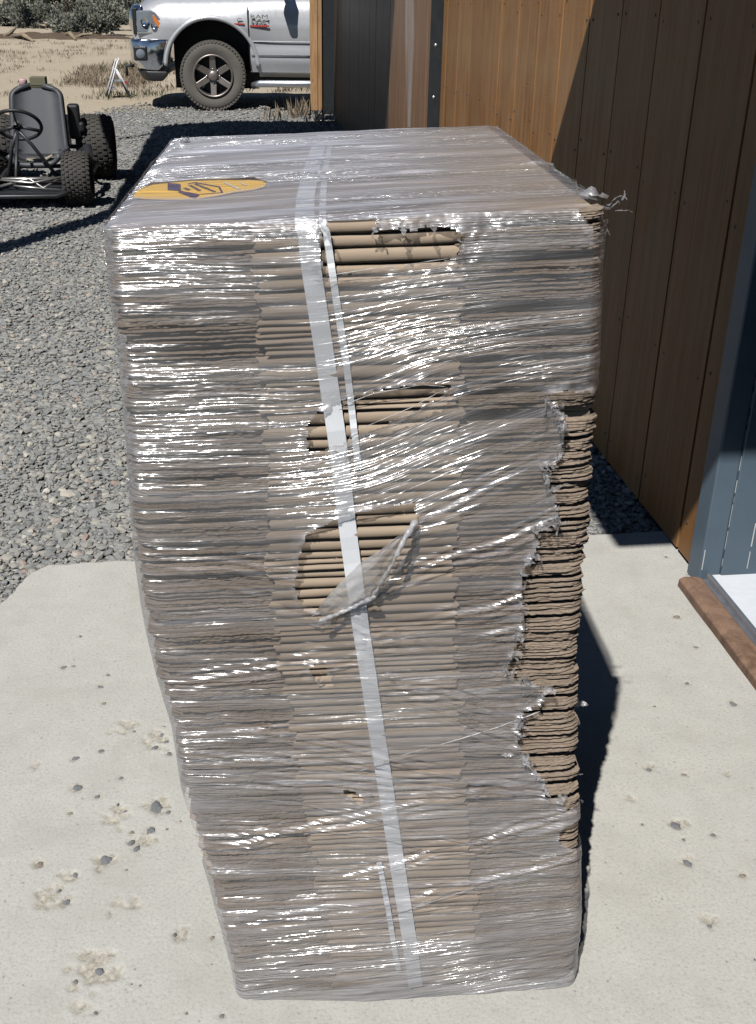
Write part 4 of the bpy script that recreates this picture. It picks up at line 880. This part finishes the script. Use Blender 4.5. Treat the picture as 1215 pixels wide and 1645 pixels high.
def truck_wheel(cx, cy):
    ty, T = wheel_set(truck, cx, cy, .41, .27, M['rubberdust'], rr=.60)
    h = .135; rm = MB().lathe([(.245, h*.9), (.25, h*1.0), (.236, h*1.0), (.222, h*.6), (.215, -h*.8), (.245, -h*.86)], 48, T)
    rm.lathe([(.0, h*.1), (.215, h*.0)], 40, T); rim = rm.build('rim', M['blacksteel'], ty)
    MB().lathe([(.250, h*.94), (.252, h*1.04), (.234, h*1.05), (.228, h*.80)], 48, T).build('rim_lip', M['alloy'], ty)
    for k in range(6):
        a = R_(90)+k*math.pi/3; Mx = T @ Matrix.Rotation(a, 4, 'Z')
        MB().add([Mx @ Vector(p) for p in ((.05, -.040, h*.62), (.05, .040, h*.62), (.235, .036, h*.90), (.235, -.036, h*.90), (.05, -.040, h*.35), (.05, .040, h*.35), (.235, .036, h*.5), (.235, -.036, h*.5))], [(0, 1, 2, 3), (4, 7, 6, 5), (0, 4, 5, 1), (1, 5, 6, 2), (2, 6, 7, 3), (3, 7, 4, 0)]).build('spoke', M['alloy'], ty, bevel=.006)
    MB().lathe([(.0, h*.95), (.045, h*.95), (.06, h*.86), (.07, h*.5)], 24, T).build('hub_cap', M['alloy'], ty)
    for k in range(8):
        a = k*math.pi/4; MB().lathe([(0, h*.80), (.009, h*.80), (.011, h*.6)], 8, T @ Matrix.Translation((.08*math.cos(a), .08*math.sin(a), 0))).build('wheel_nut', M['chrome'], ty)
for cx, cy in ((0, .14), (3.55, .14)): truck_wheel(cx, cy)
for cx in (0, 3.55): wheel_set(truck, cx, 1.86, .41, .27, M['rubber'])
def letters(txt, s_, h, size, mat, parent, y=-.022, sx=1.0):
    c = bpy.data.curves.new('lettering', 'FONT'); c.body = txt; c.size = size; c.extrude = .004; c.align_x = 'LEFT'
    t_ = bpy.data.objects.new('t', c); COL.objects.link(t_); bpy.context.view_layer.update(); me = bpy.data.meshes.new_from_object(t_); bpy.data.objects.remove(t_)
    o = bpy.data.objects.new('badge_lettering', me); COL.objects.link(o); o.parent = parent; o.location = (s_, y, h); o.rotation_euler = (R_(90), 0, 0); o.scale = (sx, 1, 1); me.materials.clear(); me.materials.append(mat); return o
letters('RAM', .487, 1.075, .062, M['badge'], truck, -.040, 1.75)
letters('3500', .487, 1.012, .070, M['chrome'], truck, -.040, 1.38)
MB().box((.60, -.034, .990), (.235, .008, .022)).build('badge_bar', M['red'], truck, bevel=.002)
letters('C', .325, 1.025, .075, M['badge'], truck, -.040, 1.3)
MB().box((.345, -.038, 1.010), (.145, .008, .018)).build('badge_bar', M['red'], truck, bevel=.002)

# =================================================================== THE GO-KART
KZ = -.02
kart = empty('go_kart', (-1.455, 8.7, KZ), R_(2), label='old tube frame go-kart with knobby tyres parked on the gravel', cat='go-kart')
M['seat'] = simple('grey_seat_shell', (.062, .066, .074), .5, var=.15, bump=.1)
M['tubing'] = simple('worn_black_tubing', (.05, .05, .055), .45, .4, var=.4)
M['baretube'] = simple('bare_metal_tubing', (.35, .34, .33), .35, .8, var=.3)
M['kartrubber'] = simple('kart_tyre', (.05, .048, .044), .8, var=.3, bump=.3)
M['dusty'] = simple('dusty_rubber', (.062, .057, .05), .9, var=.3)
def kart_wheel(x, y, R, wd):
    T = Matrix.Translation((x, y, R)) @ Matrix.Rotation(R_(90), 4, 'Y'); h = wd/2
    ty = MB().lathe([(R*.5, -h*.7), (R*.62, -h*.95), (R*.80, -h*1.0), (R*.93, -h*.86), (R*.985, -h*.45), (R*.99, h*.45), (R*.93, h*.86), (R*.80, h*1.0), (R*.62, h*.95), (R*.5, h*.7)], 40, T).build('tyre', M['kartrubber'], kart)
    kb = MB(); nr = 34
    for k in range(nr):
        for row in range(-3, 4):
            a = (k+.5*(row % 2))*2*math.pi/nr; z = row/3*.82; rr = R*(.985 if abs(row) < 3 else .93); L = 2*math.pi*R/nr*.5
            Mx = T @ Matrix.Rotation(a, 4, 'Z') @ Matrix.Translation((rr, 0, z*h)) @ Matrix.Rotation(-z*.5, 4, 'Y')
            kb.add([Mx @ Vector((dx, dy*L/2, dz*h*.10)) for dx in (-.008, .007) for dy, dz in ((-1, -1), (1, -1), (1, 1), (-1, 1))], [(4, 5, 6, 7), (0, 1, 5, 4), (1, 2, 6, 5), (2, 3, 7, 6), (3, 0, 4, 7)])
    o = kb.build('tread_knobs', M['dusty'], ty); o['kind'] = 'stuff'
    MB().lathe([(0, -h*.2), (R*.2, -h*.2), (R*.3, -h*.5), (R*.5, -h*.7), (R*.5, h*.7), (R*.3, h*.5), (R*.2, h*.2), (0, h*.2)], 24, T).build('rim', M['tubing'], ty)
for x, y, R, wd in ((.335, -.60, .185, .20), (-.335, -.60, .185, .20), (.385, .62, .245, .29), (-.385, .62, .245, .29)): kart_wheel(x, y, R, wd)
# seat shell: swept back rest and base
def seat_shell():
    nu, nv = 25, 40; V = []
    for j in range(nv):
        t = j/(nv-1)
        if t < .3: yy = -.30+t/.3*.42; zz = .20+.03*(t/.3-.5)**2; hw = .20
        else:
            q = (t-.3)/.7; yy = .12+.20*q; zz = .20+.55*q; hw = .225*(1-.12*q)*math.sqrt(max(0, 1-max(0, (q-.80)/.205)**2.5))
        for i in range(nu):
            u = i/(nu-1)*2-1; V.append((u*hw, yy-.06*abs(u)**4*(1 if t > .25 else 0), zz+(.08*abs(u)**4 if t < .35 else 0)))
    return np_mesh('seat', np.array(V), grid_faces(nu=nv, nv=nu))
so_ = link('seat', seat_shell(), M['seat'], kart); sm = so_.modifiers.new('s', 'SOLIDIFY'); sm.thickness = .035; sm.offset = -1; so_.location = (.0, .05, 0)
def ktube(name, pts, r, mat='tubing'): return MB().tube(pts, r, 8).build(name, M[mat], kart)
for sx in (-1, 1):
    ktube('frame_rail', [(sx*.24, -.80, .13), (sx*.26, -.3, .12), (sx*.27, .5, .14), (sx*.25, .75, .2)], .018)
    ktube('nerf_bar', [(sx*.24, -.62, .15), (sx*.40, -.30, .16), (sx*.42, .15, .18), (sx*.27, .35, .2)], .016)
    ktube('hoop', [(sx*.23, .25, .2), (sx*.36, .1, .30), (sx*.38, -.15, .24), (sx*.3, -.35, .14)], .035)
ktube('front_bumper', [(-.34, -.80, .12), (-.2, -.86, .11), (.2, -.86, .11), (.30, -.80, .13)], .014)
ktube('cross_tube', [(-.26, -.45, .14), (.26, -.45, .14)], .016); ktube('cross_tube', [(-.27, .3, .14), (.27, .3, .14)], .016)
ktube('front_axle', [(-.33, -.60, .185), (.33, -.60, .185)], .014, 'baretube'); ktube('rear_axle', [(-.36, .62, .245), (.36, .62, .245)], .018, 'baretube')
ktube('tie_rod', [(-.30, -.66, .20), (.02, -.68, .17), (.30, -.66, .22)], .008, 'baretube'); ktube('tie_rod', [(-.3, -.52, .15), (-.05, -.7, .15), (.22, -.74, .13)], .008, 'baretube')
ktube('brake_cable', [(-.2, -.7, .15), (.0, -.62, .19), (.1, -.72, .14), (.24, -.55, .2)], .010, 'baretube')
MB().box((0, -.42, .115), (.46, .72, .006)).build('floor_pan', M['blacksteel'], kart)
sc_, hub = Vector((-.10, -.62, .13)), Vector((-.085, -.28, .50))
ktube('steering_column', [tuple(sc_), tuple(hub)], .012); ktube('steering_support', [(-.19, -.30, .14), (-.14, -.29, .36), tuple(hub-Vector((.0, .02, .02)))], .013); ktube('steering_support', [(.16, -.30, .15), (.0, -.29, .38), tuple(hub-Vector((0, .02, .02)))], .013)
ax = (hub-sc_).normalized(); q = ax.to_track_quat('Z', 'Y').to_matrix().to_4x4(); Tm = Matrix.Translation(hub+ax*.015) @ Matrix.Rotation(0, 4, 'X') @ q
rw = .165
sw = MB().tube([Tm @ Vector((rw*math.cos(a), rw*math.sin(a), 0)) for a in np.linspace(0, 2*math.pi, 49)], .013, 8, cap=False).build('steering_wheel', M['black'], kart)
for a in (R_(90), R_(205), R_(335)): MB().tube([Tm @ Vector((.02*math.cos(a), .02*math.sin(a), -.01)), Tm @ Vector((rw*math.cos(a), rw*math.sin(a), 0))], .012, 6, flat=.5).build('wheel_spoke', M['tubing'], sw)
MB().lathe([(0, .02), (.025, .018), (.032, 0), (.032, -.02)], 16, Tm).build('wheel_hub', M['baretube'], sw)
MB().box((.02, .72, .34), (.30, .26, .26)).lathe([(0, .16), (.09, .15), (.1, 0), (.1, -.02)], 16, Matrix.Translation((.05, .72, .50))).build('engine', M['blacksteel'], kart, bevel=.02)
MB().box((.25, .42, .46), (.09, .10, .26)).box((.30, .40, .42), (.05, .06, .08)).build('engine_cover', M['black'], kart, bevel=.02)
kb = gy(62, 131, 9.02)
tag(MB().box((0, 0, 0), (.115, .10, .062)).box((.01, .01, -.036), (.15, .11, .02)).build('small_box', simple('olive_card', (.16, .15, .095), .8), bevel=.004), 'small olive box sitting on top of the go-kart seat', 'box').location = (kb[0]-.005, 9.06, .76+KZ)
tag(MB().lathe([(0, .03), (.026, .03), (.03, .02), (.03, -.03), (.0, -.03)], 14).build('pink_tub', simple('pink_plastic', (.55, .36, .37), .6)), 'small pinkish tub beside the box on the go-kart seat', 'tub').location = (kb[0]-.12, 9.05, .745+KZ)
M['rag'] = simple('pale_rag', (.42, .38, .30), .9, bump=.4, bd=.01)
rg = MB().box((0, 0, 0), (.20, .07, .02), Matrix.Rotation(.2, 3, 'Z')).box((.06, -.02, .015), (.09, .06, .02), Matrix.Rotation(-.5, 3, 'Y')).build('wood_scrap', M['rag'], bevel=.006); rg.location = (-1.43, 8.62, KZ+.245); tag(rg, 'pale scrap lying on the go-kart seat base behind the steering wheel', 'scrap')

# =================================================================== STEP STOOL
SP = gz(188, 156, -.03); M['whitemetal'] = simple('white_enamel', (.78, .78, .78), .4, var=.05)
stool = empty('step_stool', tuple(SP), R_(12), label='white folding step stool standing on the sand left of the truck', cat='step stool')
for sy in (-.13, .13):
    MB().tube([(-.135, sy, 0), (.0, sy*.85, .36), (.035, sy*.8, .46), (.06, sy*.6, .485)], .014, 8).build('front_leg', M['whitemetal'], stool)
    MB().tube([(.17, sy, .02), (.09, sy*.9, .22), (.01, sy*.85, .37)], .012, 8).build('rear_leg', M['whitemetal'], stool)
MB().tube([(.06, -.08, .485), (.07, 0, .49), (.06, .08, .485)], .014, 8).build('handle', M['whitemetal'], stool)
MB().box((.03, 0, .215), (.19, .24, .02)).build('step', M['steel'], stool, bevel=.006); MB().box((-.06, 0, .12), (.09, .25, .018)).build('step', M['steel'], stool, bevel=.006)
MB().box((.12, -.12, .20), (.05, .012, .03)).build('latch', M['red'], stool)
MB().box((.17, 0, .02), (.03, .28, .02)).build('foot_bar', M['black'], stool)

# =================================================================== VEGETATION
def leafmat(name, cols, tr=.25):
    n = NM(name); g = n.n('NewGeometry'); c = n.ramp(g.outputs['Random Per Island'], [(i/(len(cols)-1), q) for i, q in enumerate(cols)])
    p = n.n('BsdfPrincipled'); n.l(c, p.inputs['Base Color']); p.inputs['Roughness'].default_value = .8; p.inputs['Specular IOR Level'].default_value = .2
    t = n.n('BsdfTranslucent'); n.l(c, t.inputs[0]); mx = n.n('MixShader'); mx.inputs[0].default_value = tr; n.l(p.outputs[0], mx.inputs[1]); n.l(t.outputs[0], mx.inputs[2]); n.l(mx.outputs[0], n.out.inputs[0]); return n.m
M['sage'] = leafmat('sage_leaves', [(.17, .175, .135), (.25, .255, .20), (.33, .335, .27), (.40, .40, .34)])
M['greenleaf'] = leafmat('green_leaves', [(.05, .06, .025), (.09, .10, .04), (.14, .15, .07)])
M['juniper'] = leafmat('juniper_leaves', [(.02, .028, .014), (.035, .05, .022), (.06, .075, .035)])
M['drygrass'] = leafmat('dry_grass', [(.27, .21, .14), (.33, .26, .18), (.38, .31, .22), (.30, .22, .16)])
M['bark'] = simple('bark', (.13, .105, .08), .95, var=.4, scale=12, bump=.8, bd=.03)
def cards(P, D, L, Wd, seed):
    r_ = np.random.default_rng(seed); n = len(P); D = D/np.linalg.norm(D, axis=1, keepdims=True); q = r_.normal(size=(n, 3)); S = np.cross(D, q); S /= np.linalg.norm(S, axis=1, keepdims=True)
    L = np.broadcast_to(L, (n,))[:, None]; Wd = np.broadcast_to(Wd, (n,))[:, None]
    V = np.stack([P-S*Wd*.35, P+D*L*.5-S*Wd*.5, P+D*L, P+D*L*.5+S*Wd*.5], 1).reshape(-1, 3); return V, np.arange(n*4).reshape(-1, 4)
def shrub(name, x, y, rx, rz, n, seed, mat, label, leaf=.05, group='sagebrush at the back', z0=-.03, cat='shrub'):
    r_ = np.random.default_rng(seed); root = empty(name, (x, y, z0), label=label, cat=cat, group=group)
    k = 26; C_ = r_.normal(size=(k, 3))*np.array([rx*.42, rx*.42, rz*.22])+np.array([0, 0, rz*.55]); C_[:, 2] = np.clip(C_[:, 2], rz*.12, rz*.95); cr = r_.uniform(.16, .34, k)*rx
    w_ = r_.integers(0, k, n); d = r_.normal(size=(n, 3)); d /= np.linalg.norm(d, axis=1, keepdims=True); P = C_[w_]+d*(cr[w_]*r_.uniform(.35, 1.05, n))[:, None]*np.array([1, 1, .8]); P[:, 2] = np.maximum(P[:, 2], .02)
    V, Fq = cards(P, d+np.array([0, 0, .6])+r_.normal(0, .35, (n, 3)), r_.uniform(.6, 1.5, n)*leaf, r_.uniform(.35, .7, n)*leaf, seed)
    o = link('foliage', np_mesh('foliage', V, Fq, False), mat, root)
    mb = MB()
    for c in C_[:14]: mb.tube([(r_.normal()*.03, r_.normal()*.03, 0), (c[0]*.5, c[1]*.5, c[2]*.55), tuple(c)], [.02*rx, .014*rx, .005], 5)
    mb.build('stems', M['bark'], root); return root
spots = [(8,47,46,36),(40,50,50,40),(62,44,40,40),(85,50,44,34),(105,58,36,30),(128,60,52,38),(158,60,60,48),(180,52,44,44),(196,44,44,52),(212,40,40,50),(22,40,44,34),(140,46,44,40),(232,36,44,40)]
for i, (px, py, wpx, hpx) in enumerate(spots):
    g = gz(px, py, -.03); sc = 1716/(g[1]*.9+.6)
    nth = ordinal(1+sorted(range(len(spots)), key=lambda q_: spots[q_][0]).index(i))
    shrub('sagebrush', g[0], g[1], wpx/sc*.62, hpx/sc*1.0, 2600, 900+i, M['sage'], 'grey green sagebrush behind the sandy clearing, %s from the left edge' % nth, .085, z0=-.03+float(sstep(34, 120, g[1]))*.9)
def tree(px, Y, h, rx, seed, label, trunk_r=.16):
    p = gy(px, 20, Y); r_ = np.random.default_rng(seed); root = empty('juniper_tree', (p[0], Y, float(sstep(34, 120, Y))*.9-.05), label=label, cat='tree', group='dark trees at the back')
    mb = MB(); mb.tube([(0, 0, -.1), (.05, 0, h*.25), (-.05, .05, h*.55), (0, 0, h*.95)], [trunk_r*1.3, trunk_r, trunk_r*.6, .02], 9); k = 38; C_ = []
    for i in range(k):
        t = r_.uniform(.10, 1); a = r_.uniform(0, 6.28); rr = rx*(1-t*.65)*r_.uniform(.45, 1); c = (math.cos(a)*rr, math.sin(a)*rr, h*t); C_.append(c)
        if i % 2 == 0: mb.tube([(0, 0, h*t*.85), (c[0]*.5, c[1]*.5, h*t*.97), c], [trunk_r*.3, trunk_r*.2, .01], 5)
    mb.build('trunk', M['bark'], root); C_ = np.array(C_); n = 9000; w_ = r_.integers(0, k, n); d = r_.normal(size=(n, 3)); d /= np.linalg.norm(d, axis=1, keepdims=True)
    P = C_[w_]+d*(rx*.30*r_.uniform(.3, 1.05, n))[:, None]; V, Fq = cards(P, d+r_.normal(0, .5, (n, 3)), r_.uniform(.10, .22, n), r_.uniform(.05, .10, n), seed); link('crown', np_mesh('crown', V, Fq, False), M['juniper'], root)
tree(115, 46, 5.5, 2.2, 31, 'dark juniper with a thick trunk behind the sagebrush', .42); tree(30, 52, 5, 2.6, 32, 'dark juniper at the far left behind the sagebrush'); tree(190, 50, 5, 2.6, 33, 'dark juniper behind the truck bonnet'); tree(75, 54, 5.2, 2.6, 34, 'dark juniper between the far left one and the thick trunked one'); tree(150, 53, 4.6, 2.4, 35, 'dark juniper just right of the thick trunked one')
# wood pile and fallen branches
BR = [(28,42,66,53,.05),(52,44,70,50,.04),(70,45,96,55,.06),(88,52,112,60,.05),(100,56,122,50,.04),(112,52,138,57,.04),(20,60,48,69,.05),(118,62,150,63,.03),(5,60,28,60,.04),(104,58,120,65,.05)]
for i, (x1, y1, x2, y2, r) in enumerate(BR):
    a = gz(x1, y1, .03); b = gz(x2, y2, .03); b[1] = a[1]+np.clip(b[1]-a[1], -2.0, 2.0); c = (a+b)/2
    o = MB().tube([tuple(a-c), tuple(np.array([0, .1, .10])), tuple(b-c+np.array([0, 0, .12*(i % 3)]))], [r*1.5, r*1.3, r*.6], 8).build('fallen_log', M['greywood']); o.location = tuple(c)
    tag(o, 'bleached branch in the heap before the sagebrush, %s from the left' % ordinal(1+sorted(range(10), key=lambda q_: BR[q_][0]+BR[q_][2]).index(i)), 'branch', 'branches in the heap')
# dark soil heap under the branches
def heap():
    c = gz(75, 66, 0); V = []; nu, nv = 40, 24
    for i in range(nu):
        for j in range(nv):
            u, v_ = i/(nu-1)*2-1, j/(nv-1)*2-1; k = max(0, 1-u*u-v_*v_); V.append((c[0]+u*2.6, c[1]+1.6+v_*1.6, -.06+.16*k**.8*(1+.5*float(fbm(u*4, v_*4, 5)))))
    return np_mesh('soil_heap', np.array(V), grid_faces(nu, nv))
tag(link('soil_heap', heap(), simple('dark_soil', (.115, .078, .052), .95, var=.4, scale=6, bump=.8, bd=.05)), kind='structure')
def grass(name, areas, label, mat, seed, z=-.03):
    r_ = np.random.default_rng(seed); Ps = []; Ls = []
    for (x0, x1, y0, y1, n, L) in areas:
        k = max(3, n//26); cx_ = r_.uniform(x0, x1, k); cy_ = r_.uniform(y0, y1, k); w_ = r_.integers(0, k, n)
        Ps.append(np.stack([cx_[w_]+r_.normal(0, .10, n), cy_[w_]+r_.normal(0, .10, n), np.full(n, z)], -1)); Ls.append(r_.uniform(.4, 1.2, n)*L)
    P = np.concatenate(Ps); L = np.concatenate(Ls); D = r_.normal(0, .35, (len(P), 3)); D[:, 2] = 1
    V, Fq = cards(P, D, L, L*.06+.006, seed); return tag(link(name, np_mesh(name, V, Fq, False), mat), label, 'grass', kind='stuff')
a, b = gz(95, 135, 0), gz(235, 130, 0); c, d = gz(110, 100, 0), gz(225, 100, 0)
grass('dry_grass', [(a[0], b[0], 17.6, 21.5, 3000, .11), (-3.4, 2.5, 15.6, 18, 900, .07), (-9, -2.5, 17, 30, 1800, .08), (-7, -1, 24, 32, 1800, .11), (-1, 3, 17, 22, 1800, .12)], 'patchy dry brown grass on the sand', M['drygrass'], 61)
tg = gz(475, 188, 0)
grass('weeds', [(tg[0]-.45, tg[0]+.25, tg[1]-.5, tg[1]+.5, 160, .22)], 'dry weeds at the foot of the far wall corner', M['drygrass'], 62)
grass('green_weeds', [(-2.0, -.3, 15.6, 17.5, 220, .10), (-2.2, -1.2, 20.5, 22.0, 260, .15)], 'small green weeds near the truck bumper', M['greenleaf'], 63)
